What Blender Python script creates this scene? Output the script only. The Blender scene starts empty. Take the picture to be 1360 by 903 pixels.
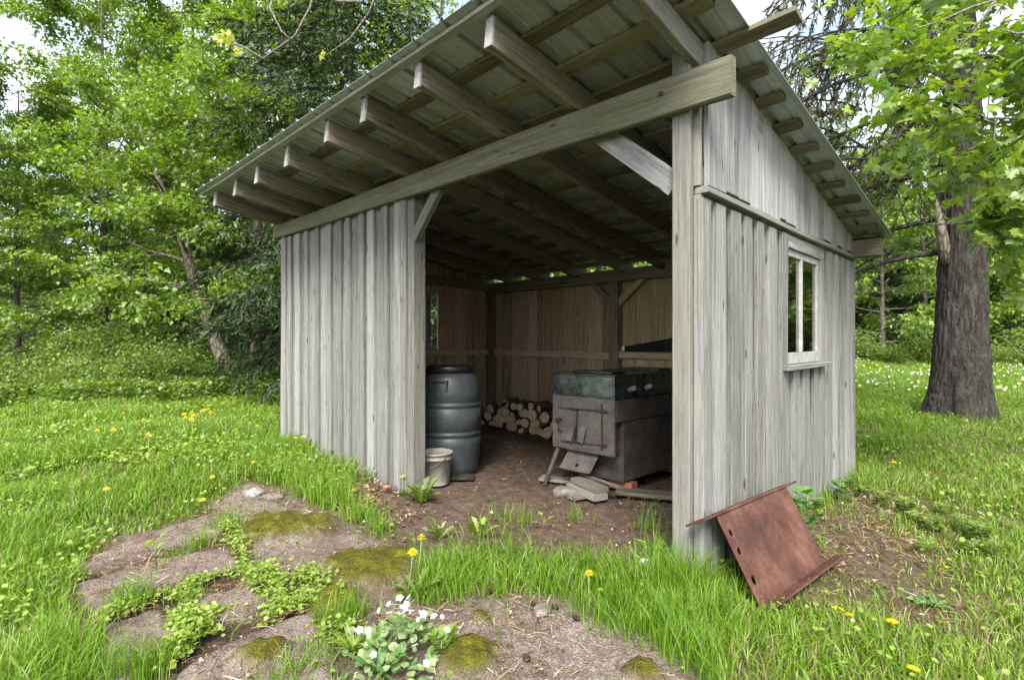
import bpy, math, random
import numpy as np
from mathutils import Vector, Matrix

random.seed(11)
rng = np.random.default_rng(11)
S = bpy.context.scene
COL = S.collection
PI = math.pi

# ------------------------------------------------------------------ camera frame
CAM = np.array([1.34, -2.5, 1.2])
FW = np.array([-0.7105, 0.7037, 0.0])
RT = np.array([0.7037, 0.7105, 0.0])
FPX = 732.0


def W(px, d, z=0.0):
    """the place at distance d along the view, px photo columns across, at height z"""
    p = CAM + FW * d + RT * ((px - 680.0) / FPX * d)
    return np.array([p[0], p[1], z])


def P3(px, py, d):
    p = W(px, d)
    p[2] = 1.2 + (451.5 - py) / FPX * d
    return p


def G(px, py, z=0.0):
    d = FPX * (1.2 - z) / (py - 451.5)
    return W(px, d, z)


# ------------------------------------------------------------------ noise
def _h(ix, iy, seed):
    n = (ix.astype(np.int64) * 374761393 + iy.astype(np.int64) * 668265263 + seed * 1442695041) & 0x7fffffff
    n = ((n ^ (n >> 13)) * 1274126177) & 0x7fffffff
    return ((n ^ (n >> 16)) & 0xffff) / 65535.0


def vn(x, y, seed=0):
    x = np.asarray(x, float); y = np.asarray(y, float)
    ix = np.floor(x); iy = np.floor(y)
    fx = x - ix; fy = y - iy
    fx = fx * fx * (3 - 2 * fx); fy = fy * fy * (3 - 2 * fy)
    a = _h(ix, iy, seed); b = _h(ix + 1, iy, seed)
    c = _h(ix, iy + 1, seed); d = _h(ix + 1, iy + 1, seed)
    return (a * (1 - fx) + b * fx) * (1 - fy) + (c * (1 - fx) + d * fx) * fy


def fbm(x, y, seed=0, oct=4):
    s = 0; a = .5; t = 0
    for k in range(oct):
        s = s + a * vn(x * 2 ** k, y * 2 ** k, seed + k * 17); t += a; a *= .5
    return s / t


def sstep(a, b, x):
    t = np.clip((x - a) / (b - a), 0, 1)
    return t * t * (3 - 2 * t)


def inpoly(x, y, poly):
    x = np.asarray(x); y = np.asarray(y)
    r = np.zeros(x.shape, bool)
    n = len(poly)
    for i in range(n):
        x1, y1 = poly[i][0], poly[i][1]; x2, y2 = poly[(i + 1) % n][0], poly[(i + 1) % n][1]
        c = ((y1 > y) != (y2 > y))
        with np.errstate(divide='ignore', invalid='ignore'):
            xi = (x2 - x1) * (y - y1) / (y2 - y1 if y2 != y1 else 1e-9) + x1
        r ^= c & (x < xi)
    return r


def polydist(x, y, poly):
    """distance to the outline, positive inside"""
    x = np.asarray(x, float); y = np.asarray(y, float)
    d = np.full(x.shape, 1e9)
    n = len(poly)
    for i in range(n):
        ax, ay = poly[i][0], poly[i][1]; bx, by = poly[(i + 1) % n][0], poly[(i + 1) % n][1]
        ex, ey = bx - ax, by - ay
        t = np.clip(((x - ax) * ex + (y - ay) * ey) / (ex * ex + ey * ey + 1e-12), 0, 1)
        d = np.minimum(d, np.hypot(x - ax - t * ex, y - ay - t * ey))
    return np.where(inpoly(x, y, poly), d, -d)


# ------------------------------------------------------------------ scene helpers
def mesh_obj(name, V, faces, mat, parent=None, smooth=False, attrs=None, loc=None):
    """faces: list of integer arrays, each (n,k)"""
    V = np.asarray(V, np.float32).reshape(-1, 3)
    me = bpy.data.meshes.new(name)
    me.vertices.add(len(V))
    me.vertices.foreach_set('co', V.ravel())
    faces = [np.asarray(f, np.int32) for f in faces if len(f)]
    nl = sum(f.size for f in faces); npoly = sum(len(f) for f in faces)
    me.loops.add(nl); me.polygons.add(npoly)
    me.loops.foreach_set('vertex_index', np.concatenate([f.ravel() for f in faces]))
    st = []; tot = []; o = 0
    for f in faces:
        k = f.shape[1]
        st.append(o + np.arange(len(f)) * k); tot.append(np.full(len(f), k)); o += f.size
    me.polygons.foreach_set('loop_start', np.concatenate(st).astype(np.int32))
    me.polygons.foreach_set('loop_total', np.concatenate(tot).astype(np.int32))
    me.polygons.foreach_set('use_smooth', np.full(npoly, bool(smooth)))
    if attrs:
        for k, a in attrs.items():
            a = np.asarray(a, np.float32)
            if a.ndim == 1:
                me.attributes.new(k, 'FLOAT', 'POINT').data.foreach_set('value', a)
            else:
                me.attributes.new(k, 'FLOAT_VECTOR', 'POINT').data.foreach_set('vector', a.ravel())
    me.update(calc_edges=True)
    if mat is not None:
        for m in (mat if isinstance(mat, (list, tuple)) else [mat]):
            me.materials.append(m)
    ob = bpy.data.objects.new(name, me)
    COL.objects.link(ob)
    if parent is not None:
        ob.parent = parent
    if loc is not None:
        ob.location = loc
    return ob


def tag(o, label=None, cat=None, group=None, kind=None):
    if label: o['label'] = label
    if cat: o['category'] = cat
    if group: o['group'] = group
    if kind: o['kind'] = kind
    return o


def thing(name, label, cat, loc=(0, 0, 0), rz=0.0, group=None):
    o = bpy.data.objects.new(name, None)
    COL.objects.link(o)
    o.empty_display_size = .1
    o.location = loc
    o.rotation_euler = (0, 0, rz)
    return tag(o, label, cat, group)


def copy_tree(o, parent=None):
    c = o.copy(); COL.objects.link(c)
    if parent is not None: c.parent = parent
    for ch in list(o.children):
        copy_tree(ch, c)
    return c


class MB:
    """collects boards, boxes, tubes and lathes into one mesh"""

    def __init__(self):
        self.V = []; self.F3 = []; self.F4 = []; self.gr = []; self.tone = []; self.n = 0

    def _add(self, V, f4=None, f3=None, grain=None, tone=.5):
        V = np.asarray(V, float).reshape(-1, 3)
        if f4 is not None and len(f4): self.F4.append(np.asarray(f4) + self.n)
        if f3 is not None and len(f3): self.F3.append(np.asarray(f3) + self.n)
        self.V.append(V); self.n += len(V)
        self.gr.append(V if grain is None else grain)
        self.tone.append(np.full(len(V), tone))

    def board(self, p0, p1, wdir, w, t, n=1, ch=.003, wob=0.0, tone=None, taper=1.0, ends=None):
        """bar from p0 to p1, width w along wdir, thickness t; chamfered edges; own grain"""
        p0 = np.array(p0, float); p1 = np.array(p1, float)
        L = p1 - p0; ln = np.linalg.norm(L); a = L / ln
        wd = np.array(wdir, float); wd -= a * wd.dot(a); wd /= np.linalg.norm(wd)
        td = np.cross(a, wd)
        hw, ht = w / 2, t / 2; c = min(ch, hw * .45, ht * .45)
        sec = [(-hw + c, -ht), (hw - c, -ht), (hw, -ht + c), (hw, ht - c), (hw - c, ht), (-hw + c, ht), (-hw, ht - c), (-hw, -ht + c)]
        off = rng.uniform(-40, 40, 3)
        V = []; g = []
        ph = rng.uniform(0, 6.28, 4)
        for i in range(n + 1):
            s = i / n
            k = 1 + (taper - 1) * s
            b1 = wob * (math.sin(ph[0] + 2.2 * s * PI) * .7 + math.sin(ph[1] + 5.1 * s * PI) * .3)
            b2 = wob * (math.sin(ph[2] + 2.0 * s * PI) * .7)
            cpt = p0 + L * s
            for (u, v) in sec:
                uu = u * k
                V.append(cpt + wd * (uu + b1) + td * (v + b2 * .5))
                g.append((s * ln + off[0], u + off[1], v + off[2]))
        f4 = []
        for i in range(n):
            for j in range(8):
                a0 = i * 8 + j; a1 = i * 8 + (j + 1) % 8
                f4.append((a0, a1, a1 + 8, a0 + 8))
        e = n * 8
        f4 += [(3, 2, 1, 0), (7, 4, 3, 0), (7, 6, 5, 4)]
        f4 += [(e, e + 1, e + 2, e + 3), (e, e + 3, e + 4, e + 7), (e + 4, e + 5, e + 6, e + 7)]
        self._add(V, f4, None, np.array(g), rng.random() if tone is None else tone)
        return self

    def box(self, lo, hi, ch=.003, tone=None, axis=None):
        lo = np.array(lo, float); hi = np.array(hi, float)
        d = hi - lo
        a = int(np.argmax(d)) if axis is None else axis
        c = (lo + hi) / 2
        p0 = c.copy(); p1 = c.copy(); p0[a] = lo[a]; p1[a] = hi[a]
        b = (a + 1) % 3; cc = (a + 2) % 3
        wd = np.zeros(3); wd[b] = 1
        return self.board(p0, p1, wd, d[b], d[cc], ch=ch, tone=tone)

    def tube(self, pts, r, sides=8, cap=True, tone=.5):
        pts = np.asarray(pts, float); n = len(pts)
        r = np.broadcast_to(np.asarray(r, float), (n,))
        tan = np.gradient(pts, axis=0)
        tan /= np.linalg.norm(tan, axis=1)[:, None] + 1e-12
        ref = np.array([0, 0, 1.0]) if abs(tan[:, 2]).mean() < .8 else np.array([1.0, 0, 0])
        u = np.cross(tan, ref); u /= np.linalg.norm(u, axis=1)[:, None] + 1e-12
        v = np.cross(tan, u)
        an = np.arange(sides) / sides * 2 * PI
        V = pts[:, None, :] + r[:, None, None] * (np.cos(an)[None, :, None] * u[:, None, :] + np.sin(an)[None, :, None] * v[:, None, :])
        i = np.arange(n - 1)[:, None] * sides; j = np.arange(sides)[None, :]; j2 = (j + 1) % sides
        f4 = np.stack([i + j, i + sides + j, i + sides + j2, i + j2], -1).reshape(-1, 4)
        V = V.reshape(-1, 3); f3 = []
        ln = np.concatenate([[0], np.cumsum(np.linalg.norm(np.diff(pts, axis=0), axis=1))])
        g = np.stack([np.repeat(ln, sides), np.tile(np.cos(an), n) * np.repeat(r, sides), np.tile(np.sin(an), n) * np.repeat(r, sides)], -1) + rng.uniform(-20, 20, 3)
        if cap:
            V = np.vstack([V, pts[0], pts[-1]]); g = np.vstack([g, g[0], g[-1]])
            b = n * sides
            f3 = [(b, k, (k + 1) % sides) for k in range(sides)] + [(b + 1, (n - 1) * sides + (k + 1) % sides, (n - 1) * sides + k) for k in range(sides)]
        self._add(V, f4, f3, g, tone)
        return self

    def lathe(self, prof, sides=48, c=(0, 0, 0), tone=.5):
        prof = np.asarray(prof, float); n = len(prof)
        an = np.arange(sides) / sides * 2 * PI
        V = np.stack([prof[:, 0][:, None] * np.cos(an), prof[:, 0][:, None] * np.sin(an), np.repeat(prof[:, 1][:, None], sides, 1)], -1) + np.array(c)
        i = np.arange(n - 1)[:, None] * sides; j = np.arange(sides)[None, :]; j2 = (j + 1) % sides
        f4 = np.stack([i + j, i + j2, i + sides + j2, i + sides + j], -1).reshape(-1, 4)
        self._add(V.reshape(-1, 3), f4, None, None, tone)
        return self

    def tri(self, V, f3=None, f4=None, tone=.5, grain=None):
        self._add(V, f4, f3, grain, tone); return self

    def build(self, name, mat, parent=None, smooth=False, local=False):
        fs = []
        if parent is not None and not local:
            r = parent
            while r.parent is not None: r = r.parent
            o = np.array(r.location)
            self.V = [v - o for v in self.V]
        if self.F4: fs.append(np.vstack(self.F4))
        if self.F3: fs.append(np.vstack(self.F3))
        return mesh_obj(name, np.vstack(self.V), fs, mat, parent, smooth, {'grain': np.vstack(self.gr), 'tone': np.concatenate(self.tone)})


# ------------------------------------------------------------------ materials
def new_mat(name):
    m = bpy.data.materials.new(name); m.use_nodes = True
    nt = m.node_tree; nt.nodes.clear()
    out = nt.nodes.new('ShaderNodeOutputMaterial')
    return m, nt, out


class N:
    def __init__(self, nt): self.nt = nt

    def __call__(self, t, **kw):
        n = self.nt.nodes.new('ShaderNode' + t)
        for k, v in kw.items(): setattr(n, k, v)
        return n

    def link(self, a, b): self.nt.links.new(a, b)

    def attr(self, name):
        n = self('Attribute'); n.attribute_name = name; return n

    def noise(self, vec, scale=(1, 1, 1), s=1.0, detail=4, rough=.6, dist=0.0):
        mp = self('Mapping'); mp.inputs['Scale'].default_value = scale
        if vec is not None: self.link(vec, mp.inputs['Vector'])
        n = self('TexNoise'); n.inputs['Scale'].default_value = s; n.inputs['Detail'].default_value = detail
        n.inputs['Roughness'].default_value = rough; n.inputs['Distortion'].default_value = dist
        self.link(mp.outputs[0], n.inputs['Vector'])
        return n.outputs['Fac']

    def voro(self, vec, scale=(1, 1, 1), s=1.0, feature='F1', out='Distance', rand=1.0):
        mp = self('Mapping'); mp.inputs['Scale'].default_value = scale
        self.link(vec, mp.inputs['Vector'])
        n = self('TexVoronoi'); n.feature = feature; n.inputs['Scale'].default_value = s; n.inputs['Randomness'].default_value = rand
        self.link(mp.outputs[0], n.inputs['Vector'])
        return n.outputs[out]

    def ramp(self, fac, stops, interp='LINEAR'):
        r = self('ValToRGB'); r.color_ramp.interpolation = interp
        el = r.color_ramp.elements
        while len(el) < len(stops): el.new(.5)
        for e, (p, c) in zip(el, stops):
            e.position = p; e.color = (*c, 1) if len(c) == 3 else c
        self.link(fac, r.inputs[0])
        return r.outputs[0]

    def rng(self, fac, a, b, c, d):
        m = self('MapRange'); m.inputs[1].default_value = a; m.inputs[2].default_value = b
        m.inputs[3].default_value = c; m.inputs[4].default_value = d
        self.link(fac, m.inputs[0]); return m.outputs[0]

    def math(self, op, a, b=None):
        m = self('Math', operation=op)
        for i, v in enumerate((a, b)):
            if v is None: continue
            if isinstance(v, (int, float)): m.inputs[i].default_value = v
            else: self.link(v, m.inputs[i])
        return m.outputs[0]

    def mix(self, fac, a, b, mode='MIX'):
        m = self('Mix', data_type='RGBA', blend_type=mode)
        for sock, v in ((m.inputs[0], fac), (m.inputs[6], a), (m.inputs[7], b)):
            if isinstance(v, (int, float)): sock.default_value = v
            elif isinstance(v, tuple): sock.default_value = (*v, 1) if len(v) == 3 else v
            else: self.link(v, sock)
        return m.outputs[2]

    def bump(self, h, strength=.5, dist=.01, normal=None):
        b = self('Bump'); b.inputs['Strength'].default_value = strength; b.inputs['Distance'].default_value = dist
        self.link(h, b.inputs['Height'])
        if normal is not None: self.link(normal, b.inputs['Normal'])
        return b.outputs[0]

    def bsdf(self, out, color, rough=.8, metal=0.0, normal=None, spec=.3):
        p = self('BsdfPrincipled')
        for sock, v in ((p.inputs['Base Color'], color), (p.inputs['Roughness'], rough), (p.inputs['Metallic'], metal)):
            if isinstance(v, (int, float)): sock.default_value = v
            elif isinstance(v, tuple): sock.default_value = (*v, 1)
            else: self.link(v, sock)
        p.inputs['Specular IOR Level'].default_value = spec
        if normal is not None: self.link(normal, p.inputs['Normal'])
        self.link(p.outputs[0], out.inputs[0])
        return p


def wood(name, dark, mid, light, tint=(.2, .2, .08), tint_amt=.35, streak=.6, knots=True, bump=.5):
    m, nt, out = new_mat(name); n = N(nt)
    g = n.attr('grain').outputs['Vector']; tone = n.attr('tone').outputs['Fac']
    a = n.noise(g, (1.6, 55, 55), 1.0, 6, .72, .5)
    f = n.noise(g, (7.0, 150, 150), 1.0, 5, .75, .6)
    b = n.noise(g, (.9, 5, 5), 1.0, 4, .6)
    sp = n.noise(g, (60, 160, 160), 1.0, 3, .7)
    v = n.math('ADD', n.math('MULTIPLY', a, .46), n.math('MULTIPLY', f, .34))
    v = n.math('ADD', v, n.math('MULTIPLY', b, .14))
    v = n.math('ADD', v, n.math('MULTIPLY', sp, .06))
    v = n.math('ADD', v, n.rng(tone, 0, 1, -.065, .065))
    c = n.ramp(v, [(.38, dark), (.49, mid), (.60, light)])
    tn = n.rng(n.noise(g, (.9, 9, 9), 1.0, 4, .65), .45, .75, 0, tint_amt)
    c = n.mix(tn, c, tint)
    st = n.rng(n.noise(g, (.5, 85, 85), 1.0, 3, .55), .60, .70, 0, streak)
    c = n.mix(st, c, tuple(x * .45 for x in dark))
    if knots:
        kv = n.voro(g, (3.2, 13, 13), 1.0)
        k = n.rng(kv, .06, .13, .8, 0)
        c = n.mix(k, c, tuple(x * .35 for x in dark))
    nv = n.voro(g, (2.4, 8, 8), 1.0, rand=.8)
    c = n.mix(n.rng(nv, .022, .032, .85, 0), c, (.03, .02, .015))
    dk = n.rng(n.noise(g, (1.1, 3, 3), 1.0, 5, .7), .58, .75, 0, .38)
    c = n.mix(dk, c, tuple(x * .8 for x in dark))
    h = n.math('ADD', n.math('MULTIPLY', a, .5), n.math('MULTIPLY', f, .6))
    n.bsdf(out, c, .9, 0, n.bump(h, bump + .25, .006), .12)
    return m


def leafmat(name, c1, c2, trans=.45, tcol=(1.15, 1.2, .5), rough=.55, gloss=.06):
    m, nt, out = new_mat(name); n = N(nt)
    geo = n('NewGeometry')
    r = geo.outputs['Random Per Island']
    pos = geo.outputs['Position']
    big = n.noise(pos, (1, 1, 1), .8, 2, .5)
    v = n.math('ADD', n.math('MULTIPLY', r, .65), n.math('MULTIPLY', big, .35))
    c = n.ramp(v, [(.12, c1), (.85, c2)])
    tc = n.mix(1.0, c, tcol, 'MULTIPLY')
    d = n('BsdfDiffuse'); n.link(c, d.inputs[0])
    t = n('BsdfTranslucent'); n.link(tc, t.inputs[0])
    mx = n('MixShader'); mx.inputs[0].default_value = trans
    n.link(d.outputs[0], mx.inputs[1]); n.link(t.outputs[0], mx.inputs[2])
    gl = n('BsdfGlossy'); gl.inputs['Roughness'].default_value = rough; gl.inputs[0].default_value = (.9, .95, .9, 1)
    m2 = n('MixShader'); m2.inputs[0].default_value = gloss
    n.link(mx.outputs[0], m2.inputs[1]); n.link(gl.outputs[0], m2.inputs[2])
    n.link(m2.outputs[0], out.inputs[0])
    return m


def plain(name, c1, c2, scale=12, rough=.7, metal=0.0, bump=.2, bdist=.004, spec=.3, detail=5):
    m, nt, out = new_mat(name); n = N(nt)
    tc = n('TexCoord').outputs['Object']
    a = n.noise(tc, (1, 1, 1), scale, detail, .65)
    c = n.ramp(a, [(.35, c1), (.65, c2)])
    n.bsdf(out, c, rough, metal, n.bump(a, bump, bdist), spec)
    return m


def barkmat(name, c1, c2, sc=(14, 14, 4), moss=0.0, bd=.02):
    m, nt, out = new_mat(name); n = N(nt)
    tc = n('TexCoord').outputs['Object']
    a = n.noise(tc, sc, 1.0, 5, .7, .6)
    v = n.voro(tc, (sc[0] * 1.3, sc[1] * 1.3, sc[2] * 1.3), 1.0, 'DISTANCE_TO_EDGE')
    hv = n.math('ADD', n.math('MULTIPLY', a, .6), n.rng(v, 0, .25, 0, .5))
    c = n.ramp(hv, [(.3, c1), (.8, c2)])
    if moss:
        mm = n.rng(n.noise(tc, (1, 1, 1), 2.2, 4, .6), .5, .7, 0, moss)
        c = n.mix(mm, c, (.10, .13, .06))
    n.bsdf(out, c, .95, 0, n.bump(hv, .9, bd), .1)
    return m


M = {}
M['wall'] = wood('weathered_board', (.110, .110, .103), (.212, .212, .202), (.318, .319, .306), (.175, .185, .12), .40, .48)
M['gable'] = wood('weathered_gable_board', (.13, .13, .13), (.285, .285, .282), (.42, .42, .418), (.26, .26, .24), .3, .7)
M['post'] = wood('weathered_post', (.11, .106, .092), (.188, .184, .166), (.275, .27, .246), (.16, .165, .105), .35, .4)
M['beam'] = wood('greened_beam', (.070, .067, .045), (.135, .131, .095), (.215, .210, .160), (.12, .127, .045), .65, .45)
M['rafter'] = wood('rafter_timber', (.066, .057, .044), (.168, .150, .118), (.28, .255, .205), (.165, .16, .085), .55, .5)
M['rafterend'] = wood('grey_rafter_end', (.18, .175, .17), (.28, .275, .265), (.40, .395, .375), (.28, .28, .25), .2, .4)
M['inner'] = wood('brown_inner_board', (.17, .115, .075), (.41, .31, .215), (.55, .44, .325), (.32, .24, .16), .4, .6)
M['innerpale'] = wood('pale_inner_board', (.22, .165, .09), (.42, .34, .205), (.55, .47, .31), (.36, .34, .17), .45, .4)
M['lath'] = wood('purlin_lath', (.07, .062, .042), (.15, .14, .10), (.24, .228, .165), (.15, .165, .055), .55, .4)
M['fascia'] = wood('grey_eave_lath', (.22, .21, .19), (.34, .33, .30), (.46, .45, .42), (.3, .29, .24), .25, .4)
M['scrap'] = wood('scrap_board', (.12, .10, .08), (.22, .19, .16), (.31, .28, .25), (.18, .16, .14), .3, .4)

# ------------------------------------------------------------------ ground
def poly_px(pts): return [tuple(G(a, b)[:2]) for a, b in pts]


SLABS = [poly_px(p) for p in (
    [(108, 757), (135, 735), (178, 716), (266, 690), (312, 684), (290, 716), (220, 734), (163, 752), (112, 767)],
    [(104, 778), (163, 759), (228, 742), (304, 730), (326, 757), (273, 771), (197, 795), (127, 824)],
    [(258, 797), (327, 780), (368, 796), (336, 822), (296, 826), (268, 812)],
    [(129, 836), (213, 812), (230, 822), (244, 852), (205, 884), (160, 925), (128, 925)],
    [(236, 900), (330, 845), (420, 816), (440, 850), (455, 930), (215, 930)],
)]
PATH = poly_px([(96, 765), (140, 722), (250, 690), (304, 655), (335, 640), (395, 655), (455, 690), (530, 735), (580, 795),
                (650, 783), (760, 797), (880, 855), (990, 940), (90, 940), (118, 860)])
APRON = [(-2.9, -.05), (-2.6, -.42), (-2.2, -.62), (-1.5, -.62), (-.95, -.42), (-.35, -.16), (-.02, -.02), (-.02, 3.04), (-4.68, 3.04), (-4.68, .03), (-2.9, .03)]
RDIRT = poly_px([(1050, 690), (1135, 640), (1180, 660), (1225, 715), (1280, 770), (1300, 830), (1200, 845), (1120, 800), (1085, 750)])
LSTRIP = poly_px([(430, 612), (545, 655), (530, 700), (455, 668), (385, 625)])
MOSS = [(G(378, 700)[:2], .42, .24), (G(490, 752)[:2], .36, .2), (G(626, 874)[:2], .155, .11), (G(640, 826)[:2], .06, .05),
        (G(855, 898)[:2], .09, .06), (G(440, 800)[:2], .16, .10), (G(345, 880)[:2], .13, .07)]
LINK = poly_px([(425, 662), (520, 655), (590, 690), (655, 722), (640, 742), (570, 757), (545, 795), (500, 750), (450, 705)])
SHED = [(-4.7, .0), (0, .0), (0, 3.05), (-4.7, 3.05)]


def gz0(x, y):
    x = np.asarray(x, float); y = np.asarray(y, float)
    z = .13 * sstep(2.3, 5.0, -x) * sstep(-2.6, -1.0, y)
    d = np.hypot(x - 1, y)
    z = z + .05 * (fbm(x * .6, y * .6, 3, 2) - .5) * sstep(3.0, 6, d)
    return z


def slabmask(x, y):
    jx = x + .035 * (vn(x * 9, y * 9, 5) - .5) + .03 * (vn(x * 30, y * 30, 6) - .5)
    jy = y + .035 * (vn(x * 9, y * 9, 7) - .5) + .03 * (vn(x * 30, y * 30, 8) - .5)
    m = np.zeros(np.shape(x))
    for p in SLABS:
        m = np.maximum(m, sstep(-.012, .012, polydist(jx, jy, p)))
    return m


def zone(x, y, poly, soft=.12, amp=.18, f=5, seed=1):
    d = polydist(x, y, poly) + amp * (fbm(x * f, y * f, seed, 3) - .5)
    return sstep(-soft, soft, d)


def mossmask(x, y):
    m = np.zeros(np.shape(x))
    for (c, a, b) in MOSS:
        r = np.hypot(x - c[0], y - c[1])
        k = (a + b) / 2
        m = np.maximum(m, sstep(1.05, .6, r / k + .9 * (fbm(x * 9, y * 9, 21, 4) - .5)))
    return m


def gz(x, y): return gz0(x, y)


def build_ground():
    def axis(lo, hi, step, far):
        a = list(np.arange(lo, hi + 1e-6, step)); s = step
        while a[-1] < far: s = min(s * 1.13, 25); a.append(a[-1] + s)
        s = step
        while a[0] > -far: s = min(s * 1.13, 25); a.insert(0, a[0] - s)
        return np.array(a)
    X = axis(-4.2, 1.9, .021, 260); Y = axis(-2.6, 1.2, .021, 260)
    x, y = np.meshgrid(X, Y, indexing='ij')
    sm = slabmask(x, y)
    pth = zone(x, y, PATH, .10, .22); ap = zone(x, y, APRON, .10, .16, 5, 4)
    rd = zone(x, y, RDIRT, .25, .5, 3, 6); ls = zone(x, y, LSTRIP, .12, .3, 5, 7)
    mo = mossmask(x, y)
    ins = sstep(-.05, .02, polydist(x, y, SHED))
    near = sstep(9, 5, np.hypot(x - 1.3, y + 2.5))
    z = gz0(x, y)
    z = z + near * (.020 * sm + .010 * (fbm(x * 3, y * 3, 31, 2) - .5) + .008 * (fbm(x * 40, y * 40, 33, 2) - .5) * (1 - .5 * sm)
                    + .048 * mo * (.4 + fbm(x * 14, y * 14, 35, 3)) * (1 + .5 * (vn(x * 60, y * 60, 3) - .5)))
    z = z * (1 - ins * .3) - .02 * ins
    joint = zone(x, y, poly_px([(100, 760), (310, 680), (345, 760), (440, 800), (470, 940), (120, 940)]), .05, .08) * (1 - slabmask(x, y)) * near
    z = z - .012 * joint
    V = np.stack([x, y, z], -1).reshape(-1, 3)
    nx, ny = len(X), len(Y)
    i = np.arange(nx - 1)[:, None] * ny; j = np.arange(ny - 1)[None, :]
    f = np.stack([i + j, i + ny + j, i + ny + j + 1, i + j + 1], -1).reshape(-1, 4)
    dirt = np.clip(np.maximum.reduce([ap, rd * .9, ls, ins, pth * .9, zone(x, y, LINK, .12, .2)]), 0, 1)
    gravel = np.clip(np.maximum(pth * (.25 + .75 * sstep(.38, .62, fbm(x * 2.6, y * 2.6, 41, 3)) + .5 * zone(x, y, poly_px([(582, 836), (625, 800), (690, 792), (770, 808), (850, 850), (930, 905), (960, 940), (560, 940)]), .15, .2)), sm), 0, 1) * (1 - ap * .7)
    m, nt, out = new_mat('earth_and_gravel'); n = N(nt)
    pos = n('NewGeometry').outputs['Position']
    big = n.noise(pos, s=2.2, detail=5); mid = n.noise(pos, s=14, detail=5, rough=.7); fine = n.noise(pos, s=120, detail=3, rough=.7)
    turf = n.ramp(n.math('ADD', n.math('MULTIPLY', mid, .6), n.math('MULTIPLY', fine, .4)), [(.35, (.035, .045, .012)), (.55, (.085, .085, .032)), (.7, (.20, .17, .085))])
    straw = n.rng(big, .5, .66, 0, .55)
    turf = n.mix(straw, turf, n.ramp(fine, [(.3, (.09, .06, .03)), (.7, (.30, .25, .14))]))
    dcol = n.ramp(n.math('ADD', n.math('MULTIPLY', mid, .5), n.math('MULTIPLY', fine, .5)), [(.34, (.040, .028, .020)), (.52, (.115, .080, .061)), (.70, (.24, .185, .145))])
    vc = n.voro(pos, s=115, out='Color')
    vd = n.voro(pos, s=115)
    peb = n.ramp(n.math('ADD', n.math('MULTIPLY', n.noise(vc, s=9, detail=1), .6), n.math('MULTIPLY', mid, .4)),
                 [(.36, (.12, .096, .080)), (.5, (.245, .200, .170)), (.64, (.42, .365, .325))])
    peb = n.mix(n.rng(vd, .3, .65, 0, .6), peb, (.10, .078, .06))
    lich = n.rng(n.noise(pos, s=5, detail=6, rough=.7), .56, .66, 0, .5)
    peb = n.mix(lich, peb, (.13, .105, .06))
    mcol = n.ramp(n.math('ADD', n.math('MULTIPLY', mid, .6), n.math('MULTIPLY', fine, .4)), [(.32, (.05, .038, .018)), (.48, (.075, .07, .010)), (.6, (.125, .130, .012)), (.72, (.20, .205, .03))])
    slabc = n.mix(.5, peb, n.ramp(n.math('ADD', n.math('MULTIPLY', big, .5), n.math('MULTIPLY', fine, .5)), [(.36, (.105, .080, .067)), (.5, (.20, .158, .138)), (.64, (.29, .245, .222))]))
    peb = n.mix(n.attr('slab').outputs['Fac'], peb, slabc)
    c = n.mix(n.attr('dirt').outputs['Fac'], turf, dcol)
    c = n.mix(n.attr('gravel').outputs['Fac'], c, peb)
    soil = n.rng(n.noise(pos, s=3.3, detail=7, rough=.72), .50, .62, 0, .75)
    c = n.mix(n.math('MULTIPLY', soil, n.attr('gravel').outputs['Fac']), c, dcol)
    ck = n.voro(pos, s=4.2, feature='DISTANCE_TO_EDGE')
    c = n.mix(n.math('MULTIPLY', n.rng(ck, .004, .012, .55, 0), n.attr('slab').outputs['Fac']), c, (.03, .022, .017))
    c = n.mix(n.math('MULTIPLY', n.attr('joint').outputs['Fac'], .85), c, n.ramp(fine, [(.35, (.022, .015, .011)), (.7, (.085, .060, .045))]))
    c = n.mix(n.attr('moss').outputs['Fac'], c, mcol)
    hb = n.math('ADD', n.math('MULTIPLY', mid, .5), n.math('MULTIPLY', fine, .5))
    hb = n.math('SUBTRACT', hb, n.math('MULTIPLY', vd, .5))
    n.bsdf(out, c, .95, 0, n.bump(hb, .9, .015), .1)
    o = mesh_obj('ground', V, [f], m, None, True, {'dirt': dirt.ravel(), 'gravel': gravel.ravel(), 'moss': mo.ravel(), 'slab': sm.ravel(), 'joint': joint.ravel()})
    tag(o, kind='structure')


build_ground()

# ------------------------------------------------------------------ woodshed
XL, YB = -4.70, 3.05


def roofz(x, y):
    """underside of the laths"""
    s = np.clip((x - XL) / (-XL), 0, 1.1)
    z0 = 2.597 + .045 * s ** 3
    k = .160 + .028 * s ** 3
    return z0 - k * y - .015 * math.sin(x * 1.3 + 1) * (1 - s)


shed = thing('woodshed', 'weathered grey board woodshed with one open bay and a lean-to metal roof', 'shed', (-2.35, 1.5, 0))


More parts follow.
